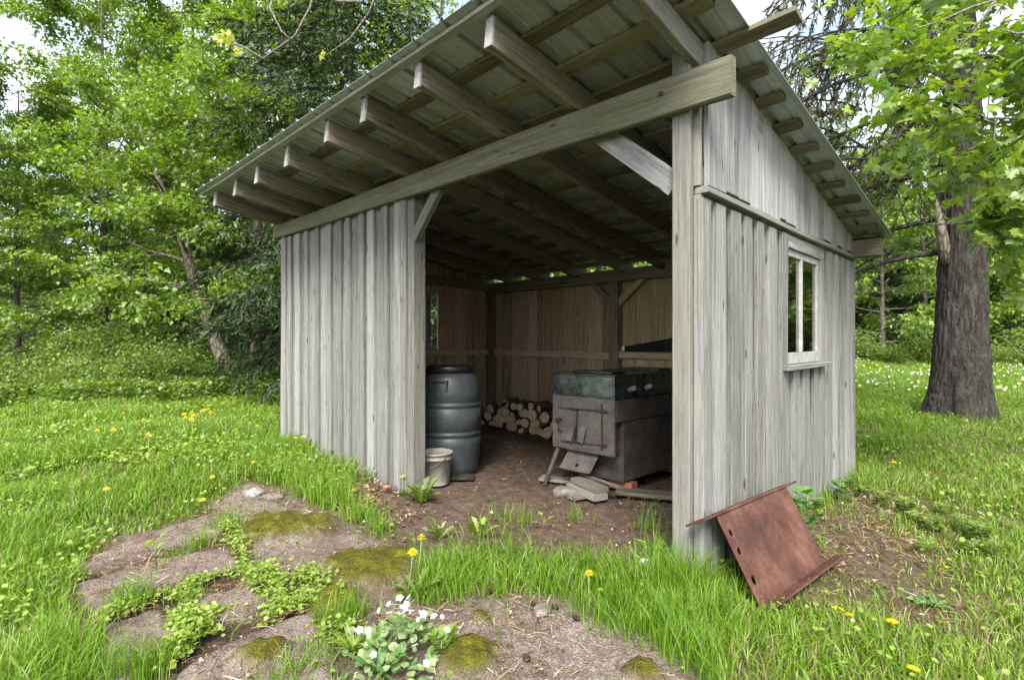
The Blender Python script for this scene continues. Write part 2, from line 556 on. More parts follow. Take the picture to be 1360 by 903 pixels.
def vboards(mb, axis, c, u0, u1, z0, z1, n_out, wlo, whi, t=.024, gap=.002, holes=(), battens=None, zj=.012, wob=.003):
    """upright boards along axis ('x' or 'y') in the plane c, outward sign n_out"""
    u = u0
    ux = np.array([1, 0, 0.]) if axis == 'x' else np.array([0, 1, 0.])
    def pt(uu, zz, off):
        return np.array([uu, c + n_out * off, zz]) if axis == 'x' else np.array([c + n_out * off, uu, zz])
    joints = []
    while u < u1 - .01:
        w = min(rng.uniform(wlo, whi), u1 - u)
        if u1 - u - w < .05: w = u1 - u
        um = u + w / 2
        a = z0(um) if callable(z0) else z0; b = z1(um) if callable(z1) else z1
        a += rng.uniform(-zj, zj)
        segs = [(a, b)]
        for (h0, h1, ha, hb) in holes:
            if um > h0 - w * .4 and um < h1 + w * .4:
                segs = [q for (p, r) in segs for q in ((p, min(r, ha)), (max(p, hb), r)) if q[1] - q[0] > .03]
        for (p, r) in segs:
            g = gap() if callable(gap) else gap
            mb.board(pt(um, p, t / 2 + rng.uniform(-.002, .002)), pt(um, r, t / 2), ux, w - g, t, 6, .0025, wob * .5)
        u += w; joints.append(u)
    if battens:
        bw0, bw1, bt, zt = battens
        for uj in [u0 + .02] + joints[:-1] + [u1 - .02]:
            a = z0(uj) if callable(z0) else z0; b = (z1(uj) if callable(z1) else z1) - zt
            segs = [(a + rng.uniform(-.02, .02), b)]
            for (h0, h1, ha, hb) in holes:
                if uj > h0 - .02 and uj < h1 + .02:
                    segs = [q for (p, r) in segs for q in ((p, min(r, ha)), (max(p, hb), r)) if q[1] - q[0] > .03]
            for (p, r) in segs:
                mb.board(pt(uj + rng.uniform(-.006, .006), p, t + bt / 2), pt(uj + rng.uniform(-.006, .006), r, t + bt / 2 + .001), ux, rng.uniform(bw0, bw1), bt, 8, .003, .005)


# front wall, left of the bay
mb = MB()
vboards(mb, 'x', .0, XL, -2.345, lambda u: float(gz0(u, -.02)) - .05, 2.36, -1, .16, .25, gap=.007, battens=(.065, .115, .027, .055))
front = mb.build('front_wall', M['wall'], shed)
# right wall below the ledge, with the window opening
WY0, WY1, WZ0, WZ1 = 1.22, 2.04, 1.03, 1.80
mb = MB()
vboards(mb, 'y', .006, .03, YB + .03, -.03, 1.93, 1, .17, .26, gap=.007, holes=((WY0 + .035, WY1 + .03, WZ0 - .03, WZ1 + .06),), battens=(.085, .135, .028, .05))
rwall = mb.build('side_wall', M['wall'], shed)
# gable boards above the ledge
mb = MB()
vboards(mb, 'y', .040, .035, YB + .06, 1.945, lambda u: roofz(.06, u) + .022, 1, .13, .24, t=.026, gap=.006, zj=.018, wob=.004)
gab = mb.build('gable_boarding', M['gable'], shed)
mb = MB(); mb.board((.046, .0, 1.917), (.046, YB + .05, 1.917), (1, 0, 0), .066, .030, 10, .004, .004)
mb.board((.024, .02, 1.99), (.024, YB, 1.99), (0, 0, 1), .10, .028, 6)
ledge = mb.build('ledge', M['post'], shed)
# left and back walls seen from inside; narrow cracks let the day through
crack = lambda: rng.choice([.0015, .002, .003, .007], p=[.45, .3, .17, .08])
mb = MB()
vboards(mb, 'y', XL + .001, .03, YB, .06, lambda u: roofz(XL, u) - .03, -1, .13, .2, gap=crack, holes=((1.10, 1.92, 1.06, 1.82),))
mb.build('end_wall', M['inner'], shed)
mb = MB()
vboards(mb, 'x', YB, XL, -2.45, -.03, 2.0, 1, .12, .22, gap=crack)
mb.build('back_wall', M['inner'], shed)
mb = MB()
vboards(mb, 'x', YB, -2.45, -.055, -.03, 2.0, 1, .14, .24, gap=crack, holes=((-2.28, -1.5, 1.055, 1.13),))
mb.build('back_wall_pale_bay', M['innerpale'], shed)
bpy.data.objects['back_wall_pale_bay'].name = 'back_wall'

# posts
def post(lo, hi, mat='post'):
    return MB().box(lo, hi, .006, axis=2).build('post', M[mat], shed)


cpost = post((-.092, -.032, -.06), (.003, .07, 2.60))
mb = MB(); mb.box((.006, .0, -.03), (.044, .034, 1.90), .003, axis=2); mb.box((.002, .004, 1.945), (.038, .034, 2.44), .003, axis=2)
cboard = mb.build('corner_board', M['post'], shed)
MB().box((-2.35, -.03, -.05), (-2.24, .085, 2.40), .006, axis=2).build('post', M['post'], shed)
post((XL + .005, .03, -.05), (XL + .115, .14, 2.45), 'rafter')
post((XL + .005, YB - .12, -.05), (XL + .12, YB - .005, 1.92), 'rafter')
post((-2.51, YB - .12, -.05), (-2.39, YB - .005, 1.92), 'rafter')
post((-.17, YB - .12, -.05), (-.06, YB - .005, 1.90), 'rafter')
post((-.10, 1.02, -.05), (-.005, 1.12, 2.2), 'rafter')

# header beam over the bay: one long timber, thinner and rounded at its far end
mb = MB()
mb.board((.285, -.062, 2.385), (-4.86, -.062, 2.385), (0, 0, 1), .18, .052, 24, .007, .007, taper=.76)
beam = mb.build('header_beam', M['beam'], shed)
mb = MB(); mb.lathe([(0, 0), (.012, .0), (.012, .008), (.006, .012), (0, .012)], 10)
for i in range(len(mb.V)):
    v = mb.V[i]; mb.V[i] = np.stack([v[:, 0] - .06, -.088 - v[:, 2], v[:, 1] + 2.40], -1)
mb.build('bolt', plain('rusty_bolt', (.03, .02, .015), (.10, .05, .03), 60), beam)
# plates, girts, braces
MB().board((XL - .02, YB - .06, 1.945), (.23, YB - .06, 1.983), (0, 0, 1), .145, .105, 10, .006, .006).build('wall_plate', M['rafter'], shed)
MB().board((XL + .0, .05, 2.05), (XL + .03, YB - .1, 1.98), (0, 0, 1), .12, .06, 6).build('wall_plate', M['rafter'], shed)
MB().board((XL + .1, YB - .03, 1.015), (-2.5, YB - .03, 1.01), (0, 0, 1), .085, .05, 8, .004, .004).build('girt', M['inner'], shed)
MB().board((-2.4, YB - .045, 1.02), (-.1, YB - .045, 1.02), (0, 0, 1), .07, .08, 6, .004, .004).build('girt', M['innerpale'], shed)
MB().board((XL + .03, .12, 1.03), (XL + .03, YB - .1, 1.03), (0, 0, 1), .08, .05, 6, .004, .004).build('girt', M['inner'], shed)
MB().board((-2.262, -.005, 1.99), (-1.935, -.005, 2.335), (1, 0, -1), .085, .045, 2).build('brace', M['post'], shed)
MB().board((-.04, .03, 1.97), (-.52, .03, 2.37), (1, 0, 1), .115, .045, 2).build('brace', M['gable'], shed)
MB().board((-2.47, YB - .07, 1.62), (-2.86, YB - .07, 1.95), (1, 0, 1), .08, .045, 2).build('brace', M['rafter'], shed)
MB().board((-2.42, YB - .07, 1.62), (-2.02, YB - .07, 1.95), (1, 0, -1), .08, .045, 2).build('brace', M['innerpale'], shed)

# rafters
TAIL = -.715
for k, x in enumerate([-.62, -1.21, -1.80, -2.30, -2.98, -3.61, -4.15, -4.73]):
    dep = rng.uniform(.135, .155)
    mb = MB()
    n = 10
    xx = x + rng.uniform(-.015, .015)
    z0 = roofz(x, TAIL) - dep / 2 - .004; z1 = roofz(xx, YB + .02) - dep / 2 - .004
    mb.board((x, TAIL + .012, z0), (xx, YB + .04, z1), (0, 0, 1), dep, .05, n, .004, .012)
    r = mb.build('rafter', M['rafter'], shed)
    MB().board((x, TAIL - .001, z0 + .0015), (x, TAIL + .0125, z0), (0, 0, 1), dep + .003, .052, 1, .002).build('sawn_end', M['rafterend'], r)
mb = MB(); mb.board((-.07, .10, roofz(-.07, .10) - .078), (-.07, YB + .04, roofz(-.07, YB) - .078), (0, 0, 1), .14, .05, 8, .004, .006)
mb.build('rafter', M['rafter'], shed)
mb = MB(); mb.board((.072, TAIL, roofz(.07, TAIL) - .062), (.072, .775, roofz(.07, .775) - .064), (0, 0, 1), .115, .05, 8, .004, .004)
mb.build('rafter_tail', M['post'], shed)
# laths under the metal
for k, y in enumerate([-.755, -.47, -.18, .125, .40, .67, .98, 1.28, 1.57, 1.88, 2.18, 2.48, 2.77, 3.03]):
    x1 = .50 if k == 3 else .245 + rng.uniform(-.015, .01)
    w = rng.uniform(.07, .095) if k else .042
    if k == 0: y = -.748
    mb = MB()
    pts = np.linspace(XL - .30, x1, 16)
    for q in range(15):
        pass
    off = rng.uniform(-40, 40, 3)
    V = []; g = []
    j = 0
    wob = rng.uniform(0, 6.28)
    for x in pts:
        for (u, v) in [(-.5, 0), (.5, 0), (.5, 1), (-.5, 1)]:
            ww = w * (1 + .10 * math.sin(x * 3.1 + wob) + .06 * math.sin(x * 9 + wob * 2))
            V.append((x, y + u * ww, roofz(x, y + u * ww) + v * .022))
            g.append((x + off[0], u * w + off[1], v * .02 + off[2]))
    f = [(a * 4 + b, a * 4 + (b + 1) % 4, a * 4 + 4 + (b + 1) % 4, a * 4 + 4 + b) for a in range(15) for b in range(4)]
    f += [(3, 2, 1, 0), (60, 61, 62, 63)]
    mb._add(V, f, None, np.array(g), rng.random())
    mb.build('lath', M['fascia' if k == 0 else 'lath'], shed)

# ribbed sheet-metal roof
m, nt, out = new_mat('old_galvanised_sheet'); n = N(nt)
tc = n('TexCoord').outputs['Object']
a = n.noise(tc, (5, .9, 5), 1.0, 5, .65); b = n.noise(tc, (60, 6, 60), 1.0, 4, .7)
c = n.ramp(n.math('ADD', n.math('MULTIPLY', a, .6), n.math('MULTIPLY', b, .4)), [(.30, (.25, .285, .28)), (.5, (.36, .405, .40)), (.70, (.46, .51, .51))])
n.bsdf(out, c, .38, .45, n.bump(b, .05, .002), .4)
M['sheet'] = m
prof = []
x = XL - .34
k = 0
while x < .30:
    for (dx, dz) in ((0, 0), (.012, .022), (.028, .022), (.040, 0), (.100, 0), (.106, .004), (.114, .004), (.120, 0), (.172, 0), (.178, .004), (.186, .004), (.192, 0)):
        if x + dx < .292: prof.append((x + dx, dz))
    x += .2445
prof.append((.294, 0)); prof.append((.298, -.012))
ys = np.linspace(-.815, 3.13, 22)
V = []
for (px_, dz) in prof:
    for y in ys: V.append((px_, y, roofz(px_, y) + .0235 + dz))
V = np.array(V); nn = len(ys)
f = [(i * nn + j, (i + 1) * nn + j, (i + 1) * nn + j + 1, i * nn + j + 1) for i in range(len(prof) - 1) for j in range(nn - 1)]
o = mesh_obj('roof_sheet', V - np.array(shed.location), [np.array(f)], M['sheet'], shed)
md = o.modifiers.new('t', 'SOLIDIFY'); md.thickness = .0025; md.offset = 1

# windows
m, nt, out = new_mat('window_glass'); n = N(nt)
tr = n('BsdfTransparent'); tr.inputs[0].default_value = (.20, .25, .20, 1)
gl = n('BsdfGlossy'); gl.inputs['Roughness'].default_value = .03
fr = n('Fresnel'); fr.inputs['IOR'].default_value = 1.5
tc = n('TexCoord').outputs['Object']
n.link(n.bump(n.noise(tc, s=2, detail=1), .04, .01), gl.inputs['Normal'])
mx = n('MixShader'); n.link(n.rng(fr.outputs[0], 0, 1, .30, 1), mx.inputs[0]); n.link(tr.outputs[0], mx.inputs[1]); n.link(gl.outputs[0], mx.inputs[2]); n.link(mx.outputs[0], out.inputs[0])
M['glass'] = m
M['white'] = plain('peeling_white_paint', (.24, .24, .22), (.37, .37, .345), 13, .7, 0, .3)


def window(x, y0, y1, z0, z1, s):
    fr = MB()
    d = .03
    xa, xb = (x - d / 2, x + d / 2)
    fr.box((xa, y0, z1 - .045), (xb, y1, z1), .003, axis=1)
    fr.box((xa - .002, y0 - .002, z0), (xb + .002, y1 + .002, z0 + .075), .003, axis=1)
    fr.box((xa, y0, z0 + .077), (xb, y0 + .045, z1 - .047), .003, axis=2)
    fr.box((xa, y1 - .034, z0 + .077), (xb, y1, z1 - .047), .003, axis=2)
    w = fr.build('window', M['white'], shed); w['s'] = s
    MB().box((xa - .001, (y0 + y1) / 2 - .016, z0 + .078), (xb + .004, (y0 + y1) / 2 + .016, z1 - .048), .003, axis=2).build('muntin', M['white'], w)
    for a, b in ((y0 + .04, (y0 + y1) / 2 - .018), ((y0 + y1) / 2 + .018, y1 - .04)):
        MB().box((x - .003, a, z0 + .08), (x + .001, b, z1 - .04), .0005).build('pane', M['glass'], w)
    sl = MB().board((x + s * .035, y0 - .06, z0 - .018), (x + s * .035, y1 + .10, z0 - .018), (1, 0, 0), .10, .03, 2)
    sl.build('sill', M['wall'], w)
    tr = MB().box((x + s * .02 - .012, y0 - .03, z1 + .002), (x + s * .02 + .012, y1 + .09, z1 + .085), .003, axis=1)
    tr.build('head_trim', M['gable'], w)
    tr = MB().box((x + s * .018 - .012, y1 + .004, z0 + .0), (x + s * .018 + .012, y1 + .062, z1 + .0), .003, axis=2)
    tr.build('jamb_trim', M['wall'], w)


window(.018, WY0, WY1, WZ0 + .01, WZ1, 1)
window(XL - .015, 1.12, 1.90, 1.08, 1.80, -1)
# the side wall stands a little out of square
rw_ = [o for o in shed.children if o.name.startswith('window') and o['s'] > 0][0]
for o in [cpost, cboard, gab, ledge, rwall, rw_] + list(rw_.children):
    for v in o.data.vertices: v.co.x += .056 - .034 * (v.co.y + shed.location.y)
for o in shed.children:
    if 's' in o.keys(): del o['s']

# ------------------------------------------------------------------ things in and by the shed
m, nt, out = new_mat('rusty_steel'); n = N(nt)
tc = n('TexCoord').outputs['Object']
a = n.noise(tc, s=5, detail=6, rough=.65); b = n.noise(tc, s=60, detail=4, rough=.7)
c = n.ramp(n.math('ADD', n.math('MULTIPLY', a, .7), n.math('MULTIPLY', b, .3)), [(.34, (.030, .014, .012)), (.46, (.072, .032, .024)), (.56, (.115, .052, .036)), (.66, (.16, .088, .062)), (.75, (.22, .16, .13))])
n.bsdf(out, c, .75, .1, n.bump(b, .25, .002), .25)
M['rust'] = m

# bent rusty channel plate leaning on the wall
pl = thing('steel_plate', 'rusty brown bent steel plate with three bolt holes leaning on the grey side wall', 'steel plate', (.3, .4, 0))
BL = np.array([.383, .007, .0]); A = np.array([.042, .7783, -.0]); Wv = np.array([-.2184, .015, .3722])
ah = A / np.linalg.norm(A); wh = Wv / np.linalg.norm(Wv); nh = np.cross(ah, wh); nh /= np.linalg.norm(nh)
LA, LW = np.linalg.norm(A), np.linalg.norm(Wv)
T = .011


def holed_plate(u0, u1, v0, v1, holes, nx=79, nv=44):
    """flat plate with round holes, real thickness"""
    us = np.linspace(u0, u1, nx); vs = np.linspace(v0, v1, nv)
    P = []; F = []
    idx = -np.ones((nx, nv), int)
    uu, vv = np.meshgrid(us, vs, indexing='ij')
    cu = (uu[:-1, :-1] + uu[1:, 1:]) / 2; cv = (vv[:-1, :-1] + vv[1:, 1:]) / 2
    keep = np.ones(cu.shape, bool)
    for (hu, hv, hr) in holes:
        keep &= np.hypot(cu - hu, cv - hv) > hr
        d = np.hypot(uu - hu, vv - hv)
        near = d < hr * 1.55
        k = np.where(near & (d > hr * .6), 0, 0)
    for (hu, hv, hr) in holes:       # snap the ring of grid points to the circle
        d = np.hypot(uu - hu, vv - hv)
        ring = np.zeros(uu.shape, bool)
        kk = np.ones((nx + 1, nv + 1), bool); kk[1:nx, 1:nv] = keep
        ins = ~kk
        touch_in = ins[:-1, :-1] | ins[1:, :-1] | ins[:-1, 1:] | ins[1:, 1:]
        touch_out = kk[:-1, :-1] | kk[1:, :-1] | kk[:-1, 1:] | kk[1:, 1:]
        ring = touch_in & touch_out & (d < hr * 2)
        uu = np.where(ring, hu + (uu - hu) / np.maximum(d, 1e-6) * hr, uu)
        vv = np.where(ring, hv + (vv - hv) / np.maximum(d, 1e-6) * hr, vv)
    vid = np.arange(nx * nv).reshape(nx, nv)
    q = np.stack([vid[:-1, :-1], vid[1:, :-1], vid[1:, 1:], vid[:-1, 1:]], -1)[keep]
    P3d = BL + uu.reshape(-1, 1) * ah + vv.reshape(-1, 1) * wh
    return P3d, q


P, q = holed_plate(0, LA, 0, LW, [(.045, .335, .0165), (.042, .250, .0165), (.046, .118, .020)], 125, 70)
o = mesh_obj('web', P - np.array(pl.location), [q], M['rust'], pl, True)
md = o.modifiers.new('t', 'SOLIDIFY'); md.thickness = T; md.offset = 0; md.use_even_offset = True
TLp = BL + Wv
# upper flange runs past the web at both ends, lower lip turns out to the front
fl = MB(); back = -nh * .088 + np.array([0, 0, .004])
p0 = TLp - ah * .135 + back * .42; p1 = TLp + ah * (LA + .125) + back * .42
fl.board(p0, p1, back, .105, T, 6, .003, .002); fl.build('flange', M['rust'], pl)
fl = MB(); p0 = BL + nh * .040 + np.array([0, 0, .008]); fl.board(p0, p0 + ah * (LA + .085), nh, .095, T, 6, .003, .002)
fl.build('lip', M['rust'], pl)

# plastic drum
M['drum'] = plain('charcoal_blue_plastic', (.036, .042, .048), (.062, .070, .078), 5, .48, 0, .06, .003, .4)
M['drumblack'] = plain('black_plastic', (.010, .011, .013), (.022, .023, .026), 8, .4, 0, .05, .003, .4)
bx, by = -2.66, .66
dr = thing('plastic_drum', 'tall charcoal plastic drum with black clamped lid beside the left post', 'drum', (bx, by, 0))
R = .285
prof = [(0, .02), (.20, .02), (.225, .0), (.24, .012), (.256, .07), (.272, .16), (.281, .26), (.284, .325), (.272, .335), (.272, .345), (.287, .357), (.287, .375), (.275, .388), (.275, .395), (.287, .404), (.288, .50), (.288, .585),
        (.276, .595), (.276, .603), (.289, .614), (.289, .632), (.277, .645), (.277, .652), (.287, .664), (.284, .74), (.272, .81), (.250, .865), (.228, .892), (.212, .90), (.205, .915), (.205, .935), (.0, .935)]
MB().lathe(prof, 64).build('body', M['drum'], dr, True, local=True)
MB().lathe([(.0, .948), (.15, .948), (.165, .960), (.19, .962), (.203, .958), (.205, .935), (.206, .915)], 56).build('lid', M['drumblack'], dr, True, local=True)
mb = MB(); mb.lathe([(.205, .905), (.220, .908), (.222, .95), (.214, .966), (.196, .968), (.196, .960)], 56)
rg = mb.build('clamp_ring', M['drumblack'], dr, True, local=True)
mb = MB()
for an in (-2.1, -1.55, -1.2):
    c_, s_ = math.cos(an), math.sin(an)
    mb.board((c_ * .226 - s_ * .05, s_ * .226 + c_ * .05, .93), (c_ * .226 + s_ * .05, s_ * .226 - c_ * .05, .93), (0, 0, 1), .035, .014, 1, .003)
mb.build('latch', M['drumblack'], rg, local=True)
mb = MB()   # moulded grip hollow facing the bay
an = -1.02; c_, s_ = math.cos(an), math.sin(an)
for (u, v, w_, h_) in ((0, .838, .155, .016), (-.07, .800, .014, .09), (.07, .800, .014, .09)):
    r_ = .262 if v > .82 else .272
    mb.board((c_ * r_ - s_ * (u - w_ / 2), s_ * r_ + c_ * (u - w_ / 2), v), (c_ * r_ - s_ * (u + w_ / 2), s_ * r_ + c_ * (u + w_ / 2), v), (0, 0, 1), h_, .034, 1, .006)
mb.build('grip', M['drum'], dr, local=True)
o = MB().board((bx + .02, by - .36, .012), (bx + .36, by - .02, .010), (.7, -.7, 0), .16, .022, 2).build('board', plain('blackened_board', (.02, .017, .014), (.05, .042, .035), 20, .9))
tag(o, 'small blackened board lying on the dirt at the foot of the drum', 'board')

# bucket
M['bucket'] = plain('grimy_white_plastic', (.17, .16, .13), (.36, .345, .30), 7, .55, 0, .05)
bk = thing('bucket', 'grimy pale plastic bucket with wire handle standing by the post and drum', 'bucket', (-2.40, .30, -.005))
MB().lathe([(0, .004), (.108, .004), (.112, 0), (.115, .01), (.134, .215), (.142, .217), (.142, .222), (.136, .225), (.139, .255), (.146, .257), (.147, .268), (.141, .272), (.135, .268), (.130, .21), (.108, .02), (0, .016)], 40).build('body', M['bucket'], bk, True, local=True)
t = np.linspace(0, PI, 17)
MB().tube(np.stack([np.cos(t) * .146 * .75 + .035, np.sin(t) * -.146 * .98, .24 - .09 * np.sin(t)], -1), .0028, 6).build('handle', plain('grey_wire', (.1, .1, .09), (.2, .19, .17), 30, .5, .6), bk, True, local=True)

# firewood stacked against the back wall, every log its own
M['cut'] = plain('sawn_log_end', (.44, .32, .20), (.62, .48, .32), 26, .85, 0, .3)
M['logbark'] = barkmat('log_bark', (.05, .038, .03), (.20, .155, .115), (40, 40, 10), 0, .01)
M['split'] = wood('split_log_face', (.20, .13, .07), (.36, .25, .15), (.5, .37, .24), (.3, .2, .1), .3, .3, False)


def make_log(r, ln, kind, label):
    t = thing('firewood_log', label, 'firewood', group='firewood stacked against the back wall')
    ns = 22
    if kind == 'round':
        an = np.arange(ns) / ns * 2 * PI
        sec = np.stack([np.cos(an), np.sin(an)], -1) * r * (1 + .06 * np.sin(an * 2 + rng.uniform(0, 6)) + .03 * rng.normal(size=ns))[:, None]
        barkseg = list(range(ns))
    else:
        half = {'half': PI, 'wedge': PI * .55}[kind]
        an = np.linspace(0, half, 13)
        sec = np.stack([np.cos(an), np.sin(an)], -1) * r * (1 + .05 * rng.normal(size=13))[:, None]
        if kind == 'wedge': sec = np.vstack([sec, [0, 0]])
        sec = sec - sec.mean(0)
        barkseg = list(range(12))
    k = len(sec)
    ys = np.linspace(-ln / 2, ln / 2, 5)
    V = []
    for i, y in enumerate(ys):
        s = 1 + .03 * math.sin(i * 1.7)
        V += [(p[0] * s, y, p[1] * s) for p in sec]
    side = [(i * k + (j + 1) % k, i * k + j, (i + 1) * k + j, (i + 1) * k + (j + 1) % k) for i in range(4) for j in barkseg]
    flat = [(i * k + (j + 1) % k, i * k + j, (i + 1) * k + j, (i + 1) * k + (j + 1) % k) for i in range(4) for j in range(k) if j not in barkseg]
    mb = MB(); V = np.array(V)
    g = V[:, [1, 0, 2]]
    mb.tri(V, f4=side, grain=g); mb.build('bark', M['logbark'], t, True, local=True)
    if flat:
        mb = MB(); mb.tri(V, f4=flat, grain=g + rng.uniform(-9, 9, 3)); mb.build('split_face', M['split'], t, local=True)
    for y, sgn in ((-ln / 2, -1), (ln / 2, 1)):
        c0 = np.array([sec[:, 0].mean(), y, sec[:, 1].mean()])
        ring = np.stack([sec[:, 0], np.full(k, y), sec[:, 1]], -1) * np.array([1, 1.004, 1])
        mb = MB()
        f3 = [((j, (j + 1) % k, k) if sgn < 0 else ((j + 1) % k, j, k)) for j in range(k)]
        mb.tri(np.vstack([ring, c0 * np.array([1, 1.004, 1])]), f3=f3); mb.build('cut_end', M['cut'], t, local=True)
    return t


LOGLAB = {'round': 'round firewood log with pale sawn end in the stack at the back wall',
          'half': 'half split firewood log with tan face in the stack at the back wall',
          'wedge': 'wedge shaped split firewood log in the stack at the back wall'}
protos = {}
row_specs = [(.062, -4.38, -3.0, .0), (.058, -4.34, -3.02, .108), (.056, -4.28, -3.08, .208), (.052, -4.1, -3.2, .30)]
kinds = ['round', 'round', 'half', 'round', 'round', 'wedge', 'round']
ki = 0
for (r, x0, x1, z0) in row_specs:
    x = x0 + rng.uniform(0, .05)
    while x < x1:
        if z0 > .25 and rng.random() < .45: x += r * 2; continue
        kind = kinds[ki % 7]; ki += 1
        if kind not in protos:
            L = make_log(.06, .42, kind, LOGLAB[kind]); protos[kind] = L
        else:
            L = copy_tree(protos[kind])
        rr = r * rng.uniform(.82, 1.22)
        L.scale = (rr / .06, rng.uniform(.9, 1.1), rr / .06)
        L.location = (x + rr, 2.72 + rng.uniform(-.09, .07), z0 + r * 1.0 + rng.uniform(-.012, .018))
        L.rotation_euler = (0, rng.uniform(0, 6.28), rng.uniform(.12, .5))
        x += rr * 2 + rng.uniform(-.006, .012)

# wood fired sap evaporator
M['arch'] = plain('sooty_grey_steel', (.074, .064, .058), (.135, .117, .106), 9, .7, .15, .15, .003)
M['archdark'] = plain('dark_side_steel', (.050, .042, .038), (.098, .082, .075), 7, .75, .15, .15, .003)  # body steel, darker than the door panel
M['iron'] = plain('dark_iron', (.035, .025, .022), (.085, .055, .048), 40, .7, .3, .2, .002)
ev = thing('evaporator', 'grey steel wood fired sap evaporator with hinged firebox door inside the shed', 'evaporator', (-1.4, 1.2, 0))
EX0, EX1 = -1.73, -1.105
EY = 1.03
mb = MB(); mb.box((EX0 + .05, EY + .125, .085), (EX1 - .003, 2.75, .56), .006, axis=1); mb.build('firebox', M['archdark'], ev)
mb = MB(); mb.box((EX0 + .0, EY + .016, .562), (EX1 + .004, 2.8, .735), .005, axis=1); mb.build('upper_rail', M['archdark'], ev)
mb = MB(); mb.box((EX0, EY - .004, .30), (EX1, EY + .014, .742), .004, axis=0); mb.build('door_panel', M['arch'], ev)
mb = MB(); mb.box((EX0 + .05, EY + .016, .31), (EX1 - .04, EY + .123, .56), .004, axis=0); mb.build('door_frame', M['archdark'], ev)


def pv(zx, zy):
    """a spot on the door panel"""
    u = (zx - 60) / 340.0
    v = (zy - 215 - 35 * u) / (285 + 30 * u)
    return np.array([EX0 + u * (EX1 - EX0), EY - .006, .742 - v * .442])


dp = bpy.data.objects['door_panel']
mb = MB(); mb.board(pv(100, 288), pv(367, 316), (0, 0, 1), .016, .012, 4, .003, .004); mb.build('hinge_bar', M['iron'], dp)
mb = MB(); mb.board(pv(110, 470), pv(362, 500), (0, 0, 1), .014, .012, 4, .003, .003); mb.build('hinge_bar', M['iron'], dp)
mb = MB(); mb.board(pv(336, 272), pv(338, 520), (1, 0, 0), .014, .014, 3, .003, .002)
for (a_, b_) in ((348, 312), (350, 498)):
    p = pv(a_, b_); mb.box(p + np.array([-.025, -.014, -.014]), p + np.array([.02, .0, .014]), .004)
mb.build('hinge_pin', M['iron'], dp)
mb = MB(); mb.tube([pv(175, 292) + [0, -.012, 0], pv(212, 300) + [0, -.016, 0], pv(206, 350) + [0, -.014, 0], pv(198, 468) + [0, -.012, 0]], .007, 6); mb.build('latch_rod', M['iron'], dp, True)
for (a_, b_, c_, d_) in ((162, 388, 192, 468), (222, 392, 258, 478)):
    p = pv((a_ + c_) / 2, b_); q = pv((a_ + c_) / 2 - 10, d_)
    mb = MB(); mb.board(p + [0, -.006, 0], q + [0, -.03, 0], (1, 0, 0), .062, .006, 1, .002); mb.build('draught_slide', M['arch'], dp)
mb = MB(); p = pv(112, 352); q = pv(114, 415)
mb.tube([p, p + [0, -.035, 0], q + [0, -.035, 0], q], .007, 8); mb.build('handle', M['iron'], dp, True)
mb = MB(); p = pv(93, 352); mb.tube([p, p + [0, -.02, .0]], .016, 10); mb.build('knob', M['iron'], dp, True)
mb = MB(); mb.board(pv(106, 492), pv(330, 516), (0, 0, 1), .03, .006, 1, .002); mb.build('draught_strip', M['arch'], dp)
# ash door hangs open below, with a round hole
mb = MB(); a0 = np.array([-1.60, EY + .06, .295]); a1 = np.array([-1.60, EY - .075, .155])
ux = np.array([1, 0, 0.]); dn = a1 - a0; hl = np.linalg.norm(dn); dn = dn / hl
V = []; nseg = 20
hc = a0 + ux * .155 + dn * hl * .73
for k in range(nseg):
    t_ = 2 * PI * k / nseg
    V.append(hc + ux * math.cos(t_) * .017 + dn * math.sin(t_) * .017)
for k in range(nseg):
    t_ = 2 * PI * k / nseg; cx, sx = math.cos(t_), math.sin(t_)
    du = .31
    s_ = 1e9
    uo, vo = .155, hl * .73
    for lim, comp in ((du - uo, cx), (uo, -cx), (hl - vo, sx), (vo, -sx)):
        if comp > 1e-6: s_ = min(s_, lim / comp)
    V.append(hc + ux * cx * s_ + dn * sx * s_)
f = [(k, (k + 1) % nseg, nseg + (k + 1) % nseg, nseg + k) for k in range(nseg)]
mb.tri(V, f4=f); o = mb.build('ash_door', M['arch'], ev); md = o.modifiers.new('t', 'SOLIDIFY'); md.thickness = .006
mb = MB(); mb.tube([(-1.69, EY + .03, .31), (-1.715, EY - .02, .17), (-1.735, EY - .10, -.01)], .019, 10); mb.build('leg', M['arch'], ev, True)
mb = MB(); mb.tube([(-1.69, EY + .7, .31), (-1.70, EY + .72, -.01)], .019, 10); mb.build('leg', M['arch'], ev, True)
mb = MB(); mb.tube([(-1.725, EY - .04, .14), (-1.52, EY + .12, .12)], .009, 8); mb.build('strut', M['iron'], ev, True)

m, nt, out = new_mat('stainless_pan'); n = N(nt)
tc = n('TexCoord').outputs['Object']
a = n.noise(tc, s=7, detail=5, rough=.7); b = n.noise(tc, s=34, detail=4, rough=.7)
c = n.ramp(a, [(.35, (.07, .085, .085)), (.55, (.14, .16, .155)), (.7, (.27, .28, .27))])
n.bsdf(out, c, n.rng(a, .3, .7, .18, .42), .9, n.bump(b, .55, .006), .5)
M['pan'] = m


